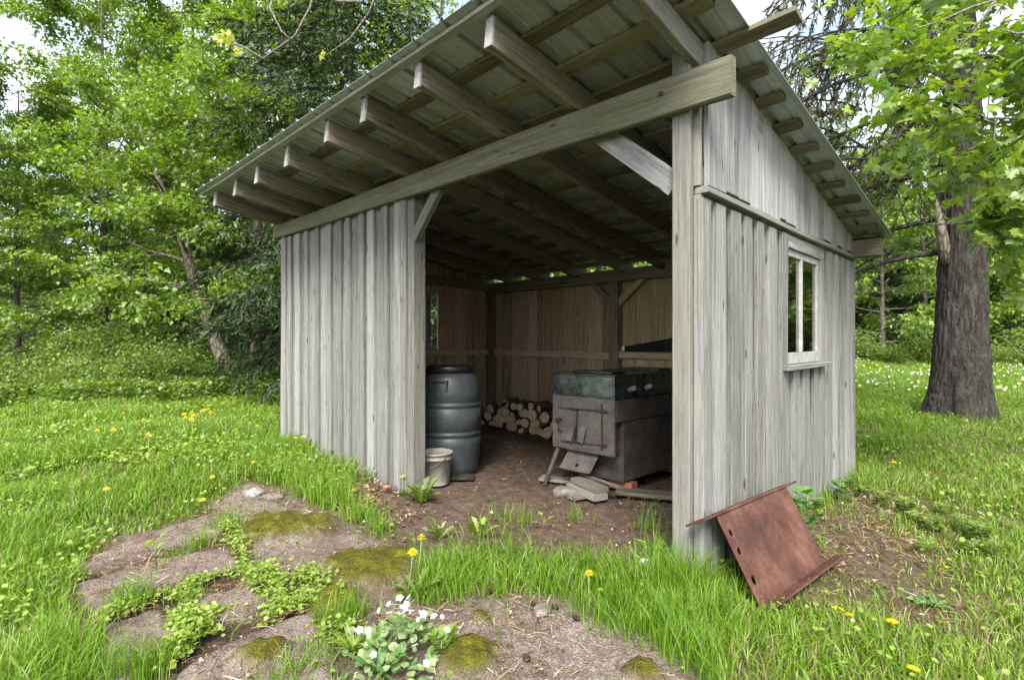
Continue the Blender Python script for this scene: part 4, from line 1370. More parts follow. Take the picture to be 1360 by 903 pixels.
# --- tree behind the viewer whose long twigs come in from above
bt0 = W(560, -3.2) + np.array([-1.5, 0, 0])
ot = thing('maple_tree', 'maple overhead whose bare drooping twigs end in a tuft of yellow young leaves', 'tree', tuple(bt0))
mb = MB(); lv = Leaves()
mb.tube([bt0 + [0, 0, -.1], bt0 + [.05, 0, 2.5], bt0 + [.1, .1, 5], bt0 + [.1, 0, 8]], [.18, .15, .11, .04], 12)
hub = P3(470, -160, 3.0)
mb.tube([bt0 + [.08, .05, 4.2], (bt0 + [.08, .05, 4.2]) * .5 + hub * .5 + [0, 0, .5], hub], [.06, .04, .015], 8)
for pts in ([(470, -160, 3.0), (425, -40, 2.9), (412, 10, 2.9), (392, 48, 2.9), (350, 78, 2.95), (322, 62, 2.95), (306, 56, 3.0)], [(470, -160, 3.0), (372, -30, 3.0), (358, 10, 2.95), (374, 42, 2.92), (385, 52, 2.9)],
            [(470, -160, 3.0), (508, -30, 2.7), (490, 18, 2.7), (465, 52, 2.7), (430, 76, 2.72)], [(508, -30, 2.7), (480, 3, 2.7), (450, 2, 2.7), (425, -4, 2.75)]):
    mb.tube([P3(*q) for q in pts], np.linspace(.008, .003, len(pts)), 6)
mb.build('trunk', M['twig'], ot, True)
c0 = P3(304, 54, 3.0)
k = 34
lv.add(c0 + r.normal(0, .020, (k, 3)) * np.array([1, 1, .8]), unit(np.array(rot(-.7, 0, .2))) + r.normal(0, .7, (k, 3)), r.normal(0, 1, (k, 3)), .045 * r.uniform(.6, 1.2, k))
for q in ((430, 76, 2.72), (224 + 90, 70, 2.98)):
    k = 7; lv.add(P3(*q) + r.normal(0, .012, (k, 3)), r.normal(0, 1, (k, 3)), r.normal(0, 1, (k, 3)), .035 * r.uniform(.6, 1.2, k))
lv.build('young_leaves', M['yellowleaf'], T_LOBED, ot, bt0)

# --- trees beyond the meadow
far = 'trees at the far side of the meadow'
mF = broadleaf('maple_tree', 61, 9.0, .15, limbs=26, first=.10, L=.40, el=(.0, 1.0), leaf=.20, per=14, mat='maple', spread=.26, flat=.4)
place(mF, 1172, 27, .4, 1.0, 'low spreading pale green maple across the meadow right behind the shed corner', far)
FL = ['maple with a bare lower stem across the meadow just left of the great trunk', 'maple across the meadow close right of the great trunk',
      'maple across the meadow farther right of the great trunk', 'maple standing behind the first row across the meadow']
for k, (px, d, rz, s) in enumerate([(1225, 30, 2, 1.1), (1340, 29, 3, 1.05), (1400, 28, 4.2, 1.1), (1205, 36, 1, 1.3), (1290, 35, 5, 1.3), (1375, 38, 2.4, 1.35), (1110, 36, .2, 1.3), (1150, 42, 3.1, 1.4), (1470, 33, 1.2, 1.3), (1640, 24, 2.2, 1.2), (1850, 19, .7, 1.2), (2050, 17, 1.9, 1.2)]):  # the rightmost stand out of view, added for the window pane to reflect
    dup(mF if k % 3 else mB, px, d, rz, s * (.9 if k % 3 == 0 else 1), label=FL[min(k, 3)], group=far)
for k, (px, d, rz, s) in enumerate([(1195, 33, 0, .8), (1250, 38, 2, .85), (1330, 36, 1, .8), (1385, 41, 2.8, .95), (1140, 40, .6, .95), (1060, 38, .6, .95), (980, 30, 1.6, .95)]):
    dup(sA, px, d, rz, s, label='dark spruce in the wood across the meadow', group='spruces across the meadow')

# --- the wood itself behind all those
lv = Leaves(); mb = MB()
r = np.random.default_rng(77)
for k in range(600):
    a = r.uniform(-1.1, 1.3); d = r.uniform(33, 60)  # right end runs on past the view, added for the window's reflection
    if a > .2: d = r.uniform(42, 70) * (1 if a < .95 else .5)
    X = math.tan(a) * d
    p = CAM + FW * d + RT * X; p[2] = 0
    h = r.uniform(7, 13) * (1.0 if a > .2 else .85) * (.7 if a < -.62 else 1)
    mb.tube([p, p + [r.normal(0, .3), r.normal(0, .3), h * .5], p + [r.normal(0, .5), r.normal(0, .5), h]], [.15, .11, .02], 5, False)
    kk = 260
    q = r.normal(0, 1, (kk, 3)); q = q / np.linalg.norm(q, axis=1)[:, None] * (r.random(kk) ** .4)[:, None]
    cz = h * .52
    P = p + np.stack([q[:, 0] * 2.6, q[:, 1] * 2.6, cz + q[:, 2] * h * .47], -1)
    lv.add(P, r.normal(0, 1, (kk, 3)), np.array([0, 0, .8]) + r.normal(0, .6, (kk, 3)), r.uniform(.35, .75, kk))
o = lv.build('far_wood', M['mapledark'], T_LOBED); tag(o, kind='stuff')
o = mb.build('far_wood_stems', M['bark'], None, True); tag(o, kind='stuff')

# ------------------------------------------------------------------ grass, herbs, flowers
def grassmat(name, stops, trans=.35):
    m, nt, out = new_mat(name); n = N(nt)
    t = n.attr('tone').outputs['Fac']
    c = n.ramp(t, stops)
    d = n('BsdfDiffuse'); n.link(c, d.inputs[0])
    tr = n('BsdfTranslucent'); n.link(n.mix(1.0, c, (1.15, 1.2, .6), 'MULTIPLY'), tr.inputs[0])
    mx = n('MixShader'); mx.inputs[0].default_value = trans
    n.link(d.outputs[0], mx.inputs[1]); n.link(tr.outputs[0], mx.inputs[2])
    gl = n('BsdfGlossy'); gl.inputs['Roughness'].default_value = .5
    m2 = n('MixShader'); m2.inputs[0].default_value = .04
    n.link(mx.outputs[0], m2.inputs[1]); n.link(gl.outputs[0], m2.inputs[2]); n.link(m2.outputs[0], out.inputs[0])
    return m


M['grass'] = grassmat('lawn_grass', [(0.0, (.32, .27, .13)), (.07, (.24, .22, .08)), (.10, (.072, .165, .006)), (.55, (.140, .27, .010)), (.9, (.23, .37, .022)), (1, (.27, .38, .055))])
M['tall'] = grassmat('tall_grass', [(0.0, (.28, .26, .10)), (.03, (.07, .165, .006)), (.6, (.135, .27, .010)), (1, (.23, .375, .024))])


def blades(name, P, H, Wd, bend, tone, mat, segs=3, r=rng, phi=None):
    n = len(P)
    phi = r.uniform(0, 2 * PI, n) if phi is None else phi
    th = phi + r.uniform(-1.2, 1.2, n) + PI / 2
    dirh = np.stack([np.cos(phi), np.sin(phi), np.zeros(n)], -1); side = np.stack([np.cos(th), np.sin(th), np.zeros(n)], -1)
    V = np.zeros((n, 2 * segs + 1, 3))
    for k in range(segs + 1):
        t = k / segs
        c = P + np.array([0, 0, 1.]) * (H * (t - .42 * bend * t * t))[:, None] + dirh * (H * bend * t * t)[:, None]
        if k < segs:
            w = (Wd * .5 * (1 - t) ** .65)[:, None]
            V[:, 2 * k] = c - side * w; V[:, 2 * k + 1] = c + side * w
        else: V[:, 2 * k] = c
    b = (np.arange(n) * (2 * segs + 1))[:, None]
    q = np.concatenate([b + np.array([[2 * k, 2 * k + 1, 2 * k + 3, 2 * k + 2]]) for k in range(segs - 1)], 0) if segs > 1 else np.zeros((0, 4), int)
    tr = b + np.array([[2 * segs - 2, 2 * segs - 1, 2 * segs]])
    o = mesh_obj(name, V.reshape(-1, 3), [q, tr], mat, None, True, {'tone': np.repeat(tone, 2 * segs + 1)})
    return tag(o, kind='stuff')


def scatter(n, d0, d1, k=3.0, spread=1.06, r=rng):
    """spots on the ground, thinning out with distance from the viewer"""
    a, b = math.log(1 + d0 * d0 / k / k), math.log(1 + d1 * d1 / k / k)
    d = k * np.sqrt(np.exp(r.uniform(a, b, n)) - 1)
    X = r.uniform(-1, 1, n) * d * spread
    p = CAM[None, :2] + FW[None, :2] * d[:, None] + RT[None, :2] * X[:, None]
    return p[:, 0], p[:, 1], d


TALLZ = [poly_px(p) for p in ([(556, 770), (600, 742), (680, 735), (760, 745), (850, 755), (880, 745), (930, 780), (945, 800), (950, 850), (955, 905), (940, 915), (915, 890), (880, 858), (770, 812), (680, 794), (600, 800)],
                              [(300, 560), (385, 580), (440, 625), (450, 662), (400, 668), (330, 640), (290, 600)])]
r = np.random.default_rng(90)


def fields(x, y):
    sm = slabmask(x, y); pth = zone(x, y, PATH, .10, .26); ap = zone(x, y, APRON, .10, .2, 5, 4)
    rd = zone(x, y, RDIRT, .25, .6, 3, 6); ls = zone(x, y, LSTRIP, .12, .3, 5, 7)
    ins = (polydist(x, y, SHED) > -.035)
    return sm, pth, ap, rd, ls, ins


# lawn
x, y, d = scatter(430000, 1.7, 30)
sm, pth, ap, rd, ls, ins = fields(x, y)
clump = fbm(x * 1.7, y * 1.7, 51, 3)
rightside = sstep(-.15, .5, x) * sstep(9.5, 7.5, d)
den = (1 - sm) * (1 - pth * .985) * (1 - ap * .985) * (1 - rd * .86) * (1 - ls * .75) * (.55 + .9 * sstep(.34, .6, clump))
den = den * (1 - .88 * zone(x, y, LINK, .12, .35, 4, 18))
den = den * (1 - .45 * rightside * sstep(.62, .4, fbm(x * 1.3 + 9, y * 1.3, 53, 3)))
keep = (r.random(len(x)) < den) & ~ins
x, y, d, clump, rs, rd = x[keep], y[keep], d[keep], clump[keep], rightside[keep], rd[keep]
far_ = sstep(8, 16, d)
H = (.055 + .13 * sstep(.3, .75, clump) * (1 - .65 * rs)) * r.uniform(.55, 1.35, len(x)) * (1 + .7 * far_)
Wd = (.0036 + .0012 * d) * r.uniform(.7, 1.3, len(x)) * np.where(d > 9, .8, 1)
tone = np.clip(.12 + .80 * r.beta(2, 2, len(x)) + .30 * (fbm(x * .9, y * .9, 57, 3) - .5), .1, 1)
tone = np.where(r.random(len(x)) < .09 + .18 * rs, r.uniform(0, .09, len(x)), tone)
plate = sstep(.02, .10, polydist(x, y, [(.06, -.12), (.66, -.16), (.72, .98), (.06, .95)]))
H = H * (1 - .6 * plate)
P = np.stack([x, y, gz(x, y) - .004], -1)
blades('lawn_grass', P, H, Wd, r.uniform(.1, .95, len(x)), tone, M['grass'], 3, r)

# taller stands
for nm_, n, poly, hh in (('tall_grass', 6500, TALLZ[0], .185), ('tall_grass', 4200, TALLZ[1], .20)):
    P2 = np.array(poly); lo_, hi_ = P2.min(0) - .1, P2.max(0) + .1
    x = r.uniform(lo_[0], hi_[0], n * 3); y = r.uniform(lo_[1], hi_[1], n * 3)
    m_ = zone(x, y, poly, .14, .3, 4, 12) * (.12 + 1.1 * sstep(.40, .62, fbm(x * 3.5, y * 3.5, 61, 3)))
    keep = (r.random(len(x)) < m_) & ~(polydist(x, y, SHED) > -.035) & (polydist(x, y, [(.02, .0), (.40, .0), (.44, .76), (.03, .76)]) < 0.02)
    x, y = x[keep], y[keep]
    cl_ = fbm(x * 5, y * 5, 63, 2)
    H = hh * (.35 + .95 * cl_) * r.uniform(.6, 1.3, len(x))
    blades(nm_, np.stack([x, y, gz(x, y) - .005], -1), H, r.uniform(.0035, .0065, len(x)), r.uniform(.08, .7, len(x)), np.clip(r.beta(2, 2, len(x)), .02, 1), M['tall'], 4, r)

# tufts in the cracks of the old paving and at the post feet
spots = [(172, 806, .17, 150), (196, 898, .16, 130), (232, 745, .07, 60), (262, 800, .1, 60), (225, 870, .10, 60), (268, 722, .10, 140), (300, 700, .14, 200), (250, 735, .06, 60), (480, 690, .2, 180), (455, 672, .22, 200), (505, 705, .16, 100),
         (570, 800, .12, 70), (445, 835, .17, 120), (470, 818, .15, 110), (425, 880, .12, 80), (380, 905, .12, 110), (900, 795, .28, 300), (925, 785, .24, 240), (880, 760, .28, 160), (860, 700, .22, 40),
         (765, 690, .12, 30), (700, 695, .16, 40), (670, 690, .16, 40), (140, 900, .18, 200), (330, 760, .09, 80), (940, 800, .18, 160), (970, 790, .15, 110), (1010, 828, .09, 110), (985, 850, .11, 100), (1050, 850, .09, 80)]
Ps = []; Hs = []
for (a, b, h, n) in spots:
    g_ = G(a, b)
    q = r.normal(0, .045, (n, 2)) * (1.3 if n > 150 else 1)
    Ps.append(np.stack([g_[0] + q[:, 0], g_[1] + q[:, 1], np.zeros(n)], -1)); Hs.append(h * r.uniform(.45, 1.25, n))
P = np.vstack(Ps); H = np.concatenate(Hs); ok = ~((polydist(P[:, 0], P[:, 1], SHED) > -.03) & (P[:, 0] < .0) & (P[:, 0] > -.13)); P, H = P[ok], H[ok]
P[:, 2] = gz(P[:, 0], P[:, 1])
blades('grass_tufts', P, H, r.uniform(.003, .0055, len(P)), r.uniform(.05, .75, len(P)), np.clip(r.beta(2.4, 1.8, len(P)), .03, 1), M['tall'], 4, r)

ss = [(172, 812, .26), (190, 900, .22), (232, 790, .24), (226, 760, .2), (515, 700, .2), (118, 850, .3), (60, 800, .3), (30, 720, .3), (90, 690, .28), (250, 690, .25), (150, 700, .26), (330, 640, .28), (360, 620, .3), (410, 640, .28), (905, 790, .38), (860, 720, .34), (690, 720, .3), (770, 730, .32), (960, 860, .2), (1150, 860, .16), (1280, 850, .17), (1220, 790, .14), (40, 880, .25), (80, 905, .28)]
Ps = []; Hs = []
for (a, b, h) in ss:
    g_ = G(a, b); k = r.integers(4, 10); q = r.normal(0, .06, (k, 2)); Ps.append(np.stack([g_[0] + q[:, 0], g_[1] + q[:, 1], np.zeros(k)], -1)); Hs.append(h * r.uniform(.6, 1.2, k))
P = np.vstack(Ps); H = np.concatenate(Hs); P[:, 2] = gz(P[:, 0], P[:, 1])
blades('seed_stalks', P, H, r.uniform(.003, .0045, len(P)), r.uniform(.03, .35, len(P)), r.choice([.01, .03, .2, .5], len(P)), M['tall'], 5, r)

# low broad leaves through the lawn
lv = Leaves()
x, y, d = scatter(120000, 1.7, 14)
sm, pth, ap, rd, ls, ins = fields(x, y)
patch = fbm(x * 1.1 + 4, y * 1.1, 71, 4)
left = sstep(-1.0, -3.0, x)
den = (1 - sm) * (1 - pth) * (1 - ap) * (1 - rd * .75) * (1 - ls * .7) * sstep(.42, .62, patch) * (.10 + .90 * left)
keep = (r.random(len(x)) < den) & ~ins
x, y, d = x[keep], y[keep], d[keep]
P = np.stack([x, y, gz(x, y) + r.uniform(.01, .10, len(x))], -1)
A = r.normal(0, 1, (len(x), 3)) * np.array([1, 1, .3]) + np.array([0, 0, .15])
lv.add(P, A, np.array([0, 0, 1.]) + r.normal(0, .4, (len(x), 3)), (.016 + .0026 * d) * r.uniform(.7, 1.4, len(x)))
tag(lv.build('clover', M['herb'], T_ROUND), kind='stuff')

# creeping weeds filling the cracks of the paving
CR = [([(104, 772), (150, 758)], .035, 130), ([(128, 832), (190, 804), (240, 786), (275, 772), (325, 758)], .036, 1300), ([(303, 700), (318, 735), (330, 760), (345, 790)], .05, 900), ([(345, 760), (372, 800), (420, 800), (428, 778), (385, 772)], .085, 1700),
      ([(240, 824), (275, 848), (330, 840), (375, 816), (425, 795)], .045, 1500), ([(205, 892), (238, 872), (252, 845), (238, 818)], .045, 1000), ([(300, 815), (270, 822)], .03, 260), ([(225, 800), (262, 798)], .03, 200), ([(430, 860), (455, 830), (480, 815)], .06, 450), ([(395, 780), (420, 760)], .05, 220)]
lv = Leaves()
for (pl_, wd, n) in CR:
    q = np.array([G(a, b)[:2] for a, b in pl_]); seg = np.linalg.norm(np.diff(q, axis=0), axis=1); cum = np.concatenate([[0], np.cumsum(seg)])
    t = r.random(n) * cum[-1]; i = np.clip(np.searchsorted(cum, t) - 1, 0, len(seg) - 1)
    p = q[i] + (q[i + 1] - q[i]) * ((t - cum[i]) / seg[i])[:, None]
    gate = fbm(p[:, 0] * 7, p[:, 1] * 7, 81, 3)
    p = p + r.normal(0, wd * .6, (n, 2)); ok = r.random(n) < .72 * sstep(.34, .55, gate)
    p = p[ok]; k = len(p)
    hgt = .006 + .075 * r.random(k) ** 1.8 * sstep(.3, .8, gate[ok]) + .015
    lv.add(np.stack([p[:, 0], p[:, 1], gz(p[:, 0], p[:, 1]) + hgt], -1), r.normal(0, 1, (k, 3)) * np.array([1, 1, .35]), np.array([0, 0, 1.]) + r.normal(0, .38, (k, 3)), r.uniform(.011, .027, k))
tag(lv.build('creeping_weeds', M['herb'], T_ROUND), kind='stuff')

# fallen leaves, twigs and needles
m, nt, out = new_mat('dead_leaf'); n = N(nt)
rr_ = n('NewGeometry').outputs['Random Per Island']
c = n.ramp(rr_, [(0, (.06, .032, .02)), (.4, (.14, .08, .045)), (.7, (.25, .16, .09)), (.92, (.36, .28, .18)), (1, (.5, .45, .38))])
n.bsdf(out, c, .9, 0, None, .1); M['dead'] = m
lv = Leaves(); st = Leaves()
for poly, n_, s0, s1, st_n in ((LSTRIP, 1500, .014, .042, 300), (RDIRT, 700, .012, .035, 3600), (APRON, 2600, .008, .026, 900), (PATH, 1500, .007, .022, 4200), (poly_px([(1140, 560), (1300, 590), (1330, 720), (1180, 700)]), 500, .012, .035, 2200)):
    q = np.array(poly); lo_, hi_ = q.min(0) - .2, q.max(0) + .2
    for L_, cnt, a_, b_ in ((lv, n_, s0, s1), (st, st_n, .03, .085)):
        x = r.uniform(lo_[0], hi_[0], cnt * 3); y = r.uniform(lo_[1], hi_[1], cnt * 3)
        w_ = zone(x, y, poly, .2, .4, 3, 15) * (.25 + .9 * sstep(.4, .6, fbm(x * 4, y * 4, 83, 3)))
        ok = np.flatnonzero(r.random(len(x)) < w_)[:cnt]
        x, y = x[ok], y[ok]; k = len(x)
        L_.add(np.stack([x, y, gz(x, y) + r.uniform(.008, .03, k) + .022 * slabmask(x, y)], -1), r.normal(0, 1, (k, 3)) * np.array([1, 1, .25]), np.array([0, 0, 1.]) + r.normal(0, .5, (k, 3)), r.uniform(a_, b_, k) * r.uniform(.7, 1.2, k))
tag(lv.build('leaf_litter', M['dead'], T_LOBED), kind='stuff')
T_STRAW = (np.array([[-.018, 0, 0], [.018, 0, 0], [.02, .5, .06], [-.02, .5, .06], [.01, 1, .0], [-.01, 1, 0]]), [(0, 1, 2), (0, 2, 3), (3, 2, 4), (3, 4, 5)])
tag(st.build('straw_litter', M['dead'], T_STRAW), kind='stuff')

# dandelions, each its own
M['petal'] = leafmat('dandelion_petal', (.78, .62, .008), (.88, .76, .015), .25, (1, 1, .6))
M['stalk'] = plain('pale_green_stalk', (.16, .24, .06), (.26, .32, .10), 30, .6)


def make_dandelion():
    t = thing('dandelion', 'x', 'flower', group='dandelions')
    MB().tube([(0, 0, -.02), (.004, .002, .05), (.012, .0, .10), (.016, .002, .15)], [.003, .0028, .0024, .0024], 6).build('stem', M['stalk'], t, True, local=True)
    lv = Leaves()
    for (k, e, ln, z) in ((26, .12, .026, 0), (24, .45, .023, .002), (18, .85, .018, .004), (10, 1.25, .013, .005)):
        an = np.arange(k) / k * 2 * PI + r.random()
        A = np.stack([np.cos(an) * math.cos(e), np.sin(an) * math.cos(e), np.full(k, math.sin(e))], -1) + r.normal(0, .08, (k, 3))
        Nn = np.stack([-np.cos(an) * math.sin(e), -np.sin(an) * math.sin(e), np.full(k, math.cos(e))], -1)
        lv.add(np.tile([.016, .002, .150 + z], (k, 1)), A, Nn, ln * r.uniform(.85, 1.15, k))
    lv.build('flower_head', M['petal'], T_BLADE, t)
    return t


dproto = make_dandelion()
DL = [(544, 734, .20, 'taller of two dandelions on pale stalks above the mossy gravel'), (557, 719, .21, 'dandelion just behind its twin on a long pale stalk by the mossy gravel'),
      (536, 634, .13, 'dandelion in front of the foot of the left bay post'), (468, 653, .12, 'dandelion in the leaf litter below the left front wall'),
      (1127, 818, .05, 'bright dandelion in the grass below the rusty plate, larger of a close pair'), (1115, 811, .05, 'small dandelion tucked behind the bright one below the rusty plate'),
      (1195, 827, .05, 'dandelion alone on the thin turf to the right of the rusty plate'), (1211, 889, .05, 'small dandelion near the bottom of the turf beyond the rusty plate'),
      (1230, 632, .12, 'nearer of two dandelions in the grass between shed and great trunk'), (1187, 613, .11, 'farther of two dandelions in the grass between shed and great trunk'),
      (785, 766, .16, 'dandelion half hidden in the tall grass before the bay'), (289, 629, .12, 'dandelion on the lawn above the pale stone'), (275, 662, .11, 'dandelion at the lawn edge above the paving cracks'),
      (145, 648, .12, 'lone dandelion in the middle of the sunny lawn'), (315, 571, .16, 'left one of three dandelions near the left wall corner'), (327, 562, .18, 'middle one of three dandelions near the left wall corner'),
      (341, 565, .16, 'right one of three dandelions near the left wall corner'), (395, 578, .14, 'dandelion touching the foot of the left front wall'), (403, 576, .15, 'second dandelion beside the foot of the left front wall'), (337, 611, .12, 'dandelion in the tall lawn before the left front wall')]
first = True
for (a, b, z, lab) in DL:
    o = dproto if first else copy_tree(dproto); first = False
    g_ = G(a, b, z + float(gz0(*G(a, b, z)[:2])))
    s = z / .15; o.scale = (1.0, 1.0, s) if s < 1.1 else (1.05, 1.05, s)
    o.rotation_euler = (r.uniform(-.18, .18), r.uniform(-.18, .18), r.uniform(0, 6.28))
    o.location = (g_[0] - .012, g_[1], float(gz0(g_[0], g_[1])))
    o['label'] = lab; o['group'] = 'dandelions'
farl = 'small dandelion in the loose yellow patch at the far edge of the lawn'
for (a, b) in [(246, 552), (251, 556), (256, 551), (258, 559), (262, 553), (268, 549), (273, 546), (278, 550), (281, 546), (255, 562), (166, 553), (194, 561), (131, 571), (141, 570), (198, 579)]:
    o = copy_tree(dproto); g_ = G(a, b, .30); o.scale = (1.25, 1.25, 1.3); o.location = (g_[0], g_[1], float(gz0(g_[0], g_[1]))); o.rotation_euler = (r.uniform(-.2, .2), r.uniform(-.2, .2), r.uniform(0, 6))
    o['label'] = farl; o['group'] = 'dandelions far across the lawn'

# white and yellow bloom of the meadow
lv = Leaves(); ly = Leaves()
n_ = 1300
d = r.uniform(11, 25, n_); px = r.uniform(1125, 1420, n_)
p = np.array([W(a, b) for a, b in zip(px, d)])
ok = fbm(p[:, 0] * .55, p[:, 1] * .55, 91, 3) > .47; p = p[ok]; k = len(p)
p[:, 2] = gz0(p[:, 0], p[:, 1]) + r.uniform(.14, .30, k)
pick = r.random(k) < .78
for L_, s_ in ((lv, pick), (ly, ~pick)):
    q = p[s_]; L_.add(q, r.normal(0, 1, (len(q), 3)), np.array([0, 0, .6]) + r.normal(0, .6, (len(q), 3)), r.uniform(.04, .07, len(q)))
M['whitepetal'] = leafmat('white_petal', (.70, .70, .68), (.80, .80, .78), .25, (1, 1, 1))
tag(lv.build('meadow_flowers', M['whitepetal'], T_ROUND), kind='stuff')
tag(ly.build('meadow_flowers', M['petal'], T_ROUND), kind='stuff')

# single weeds
M['varileaf'] = leafmat('pale_edged_leaf', (.11, .23, .05), (.40, .48, .22), .35)


def weed(name, px, py, n, ln, el, label, cat, mat='weed', tmpl=T_LOBED, stem=0.0, wdt=1.0):
    g_ = G(px, py); z = float(gz0(g_[0], g_[1]))
    t = thing(name, label, cat, (g_[0], g_[1], z))
    an = np.arange(n) * 2.399 + r.uniform(0, 6); e = r.uniform(el[0], el[1], n)
    A = np.stack([np.cos(an) * np.cos(e), np.sin(an) * np.cos(e), np.sin(e)], -1)
    Nn = np.stack([-np.cos(an) * np.sin(e), -np.sin(an) * np.sin(e), np.cos(e)], -1) + r.normal(0, .2, (n, 3))
    lv = Leaves()
    h = stem * np.linspace(.25, 1, n) if stem else np.full(n, .004)
    mb = MB()
    mb.tube([(0, 0, -.02), (.004, 0, max(stem, .015) * .5), (.0, .006, max(stem, .015))], [.004, .0035, .002], 6)
    if stem:
        P = np.stack([.01 * np.cos(an), .01 * np.sin(an), h], -1)
        for k in range(n):
            mb.tube([P[k], P[k] + A[k] * ln * .35], [.0018, .0014], 4, False)
        P = P + A * ln * .33
    else: P = np.zeros((n, 3)) + np.array([0, 0, .004])
    lv.add(P, A, Nn, ln * r.uniform(.65, 1.15, n))
    lv.build('foliage', M[mat], tmpl, t)
    mb.build('stem', M['stalk'], t, True, local=True)
    return t


T_TOOTH = (np.array([[0, 0, 0], [.05, .12, .01], [.035, .25, .0], [.11, .36, .03], [.06, .44, .0], [.15, .60, .03], [.08, .66, .0], [.15, .82, .0], [0, 1, -.14], [-.15, .82, .0], [-.08, .66, 0], [-.15, .6, .03], [-.06, .44, 0], [-.11, .36, .03], [-.035, .25, 0], [-.05, .12, .01], [0, .5, -.03]]),
           [(16, i, (i + 1) % 16) for i in range(16)])
weed('dandelion_plant', 560, 668, 16, .20, (.5, 1.25), 'leafy dandelion rosette at the foot of the left bay post', 'weed', 'shrub', T_TOOTH)
weed('dandelion_plant', 583, 716, 9, .13, (.6, 1.3), 'small upright rosette in the dirt before the bay', 'weed', 'shrub', T_TOOTH)
weed('dandelion_plant', 637, 716, 8, .17, (.7, 1.3), 'weed with two long leaves standing above the short grass before the bay', 'weed', 'herb', T_TOOTH)
weed('dandelion_plant', 552, 792, 16, .15, (.25, 1.1), 'rosette at the foot of the two tall dandelions', 'weed', 'shrub', T_TOOTH)
weed('dandelion_plant', 872, 757, 10, .17, (.4, 1.2), 'jagged leaved plant beside the corner post and the crushed can', 'weed', 'shrub', T_TOOTH)
weed('dandelion_plant', 1240, 806, 8, .10, (.15, .6), 'flat dark rosette on the thin turf at the right', 'weed', 'weed', T_TOOTH)
weed('plantain', 500, 895, 12, .16, (.2, .9), 'dark strap leaved plantain beside the white flowering clump', 'weed', 'weed', T_BLADE)
weed('seedling', 206, 742, 7, .07, (.2, .8), 'bright yellow green tree seedling standing on the paving', 'seedling', 'birch', T_LOBED, .10)
weed('seedling', 722, 698, 3, .06, (.2, .8), 'tiny seedling in the bare dirt before the bay', 'seedling', 'herb', T_LOBED, .05)
weed('leafy_weed', 1072, 715, 30, .085, (.0, .8), 'leafy green weed growing between the rusty plate and the side wall', 'weed', 'weed', T_ROUND, .26)
weed('leafy_weed', 1120, 668, 24, .065, (.0, .8), 'leafy weed at the far foot of the side wall', 'weed', 'weed', T_ROUND, .16)
weed('leafy_weed', 1062, 722, 10, .08, (.0, .8), 'low weed in the shade behind the rusty plate', 'weed', 'weed', T_ROUND, .12)
for k, (a, b) in enumerate([(1220, 700), (1262, 690), (1295, 722), (1240, 735), (1180, 668), (1320, 745), (1140, 662), (1340, 712), (1235, 712), (1275, 705), (1285, 742), (1310, 715), (1205, 678)]):
    weed('leafy_weed', a + r.uniform(-9, 9), b + r.uniform(-7, 7), int(r.integers(22, 60)), r.uniform(.028, .05), (-.1, .6), 'low leafy weed in the patch on the turf to the right of the shed', 'weed', 'shrub', T_DIAMOND if k % 2 else T_ROUND, r.uniform(.05, .12))['group'] = 'weeds on the turf to the right of the shed'

# white flowering clump by the paving
g_ = G(532, 872)
cl = thing('flowering_plant', 'clump of pale edged leaves with small white flowers between paving and moss', 'plant', tuple(g_))
lv = Leaves()
k = 260
q = r.normal(0, .085, (k, 2)) * np.array([1.0, 1.0]); hh = .02 + .13 * np.exp(-(q ** 2).sum(1) / .012) * r.uniform(.4, 1, k)
lv.add(np.stack([q[:, 0], q[:, 1], hh], -1), np.stack([q[:, 0] * 7, q[:, 1] * 7, np.full(k, .15)], -1) + r.normal(0, .5, (k, 3)), np.array([0, 0, 1.]) + r.normal(0, .35, (k, 3)), r.uniform(.018, .046, k))
lv.build('foliage', M['varileaf'], T_ROUND, cl)
fp = None
for j in range(28):
    q = r.normal(0, .10, 2)
    z = .055 + .15 * math.exp(-(q ** 2).sum() / .02) * r.uniform(.7, 1.15)
    if fp is None:
        lv = Leaves(); an = np.arange(5) / 5 * 2 * PI
        lv.add(np.zeros((5, 3)), np.stack([np.cos(an), np.sin(an), np.full(5, .25)], -1), np.stack([-.3 * np.cos(an), -.3 * np.sin(an), np.ones(5)], -1), np.full(5, .013))
        fo = lv.build('flower', M['whitepetal'], T_ROUND, cl); fp = fo
    else:
        fo = fp.copy(); COL.objects.link(fo); fo.parent = cl
    fo.location = (q[0], q[1], z); fo.rotation_euler = (r.uniform(-.8, .8), r.uniform(-.8, .8), r.uniform(0, 6)); s = r.uniform(.8, 1.35); fo.scale = (s, s, s)
weed('leafy_weed', 470, 868, 40, .11, (.3, 1.2), 'clump of narrow yellow green leaves at the side of the white flowers', 'plant', 'herb', T_BLADE)
weed('leafy_weed', 585, 868, 14, .06, (.2, 1.0), 'small yellow green sprout between the white flowers and the round moss pad', 'plant', 'birch', T_ROUND, .05)

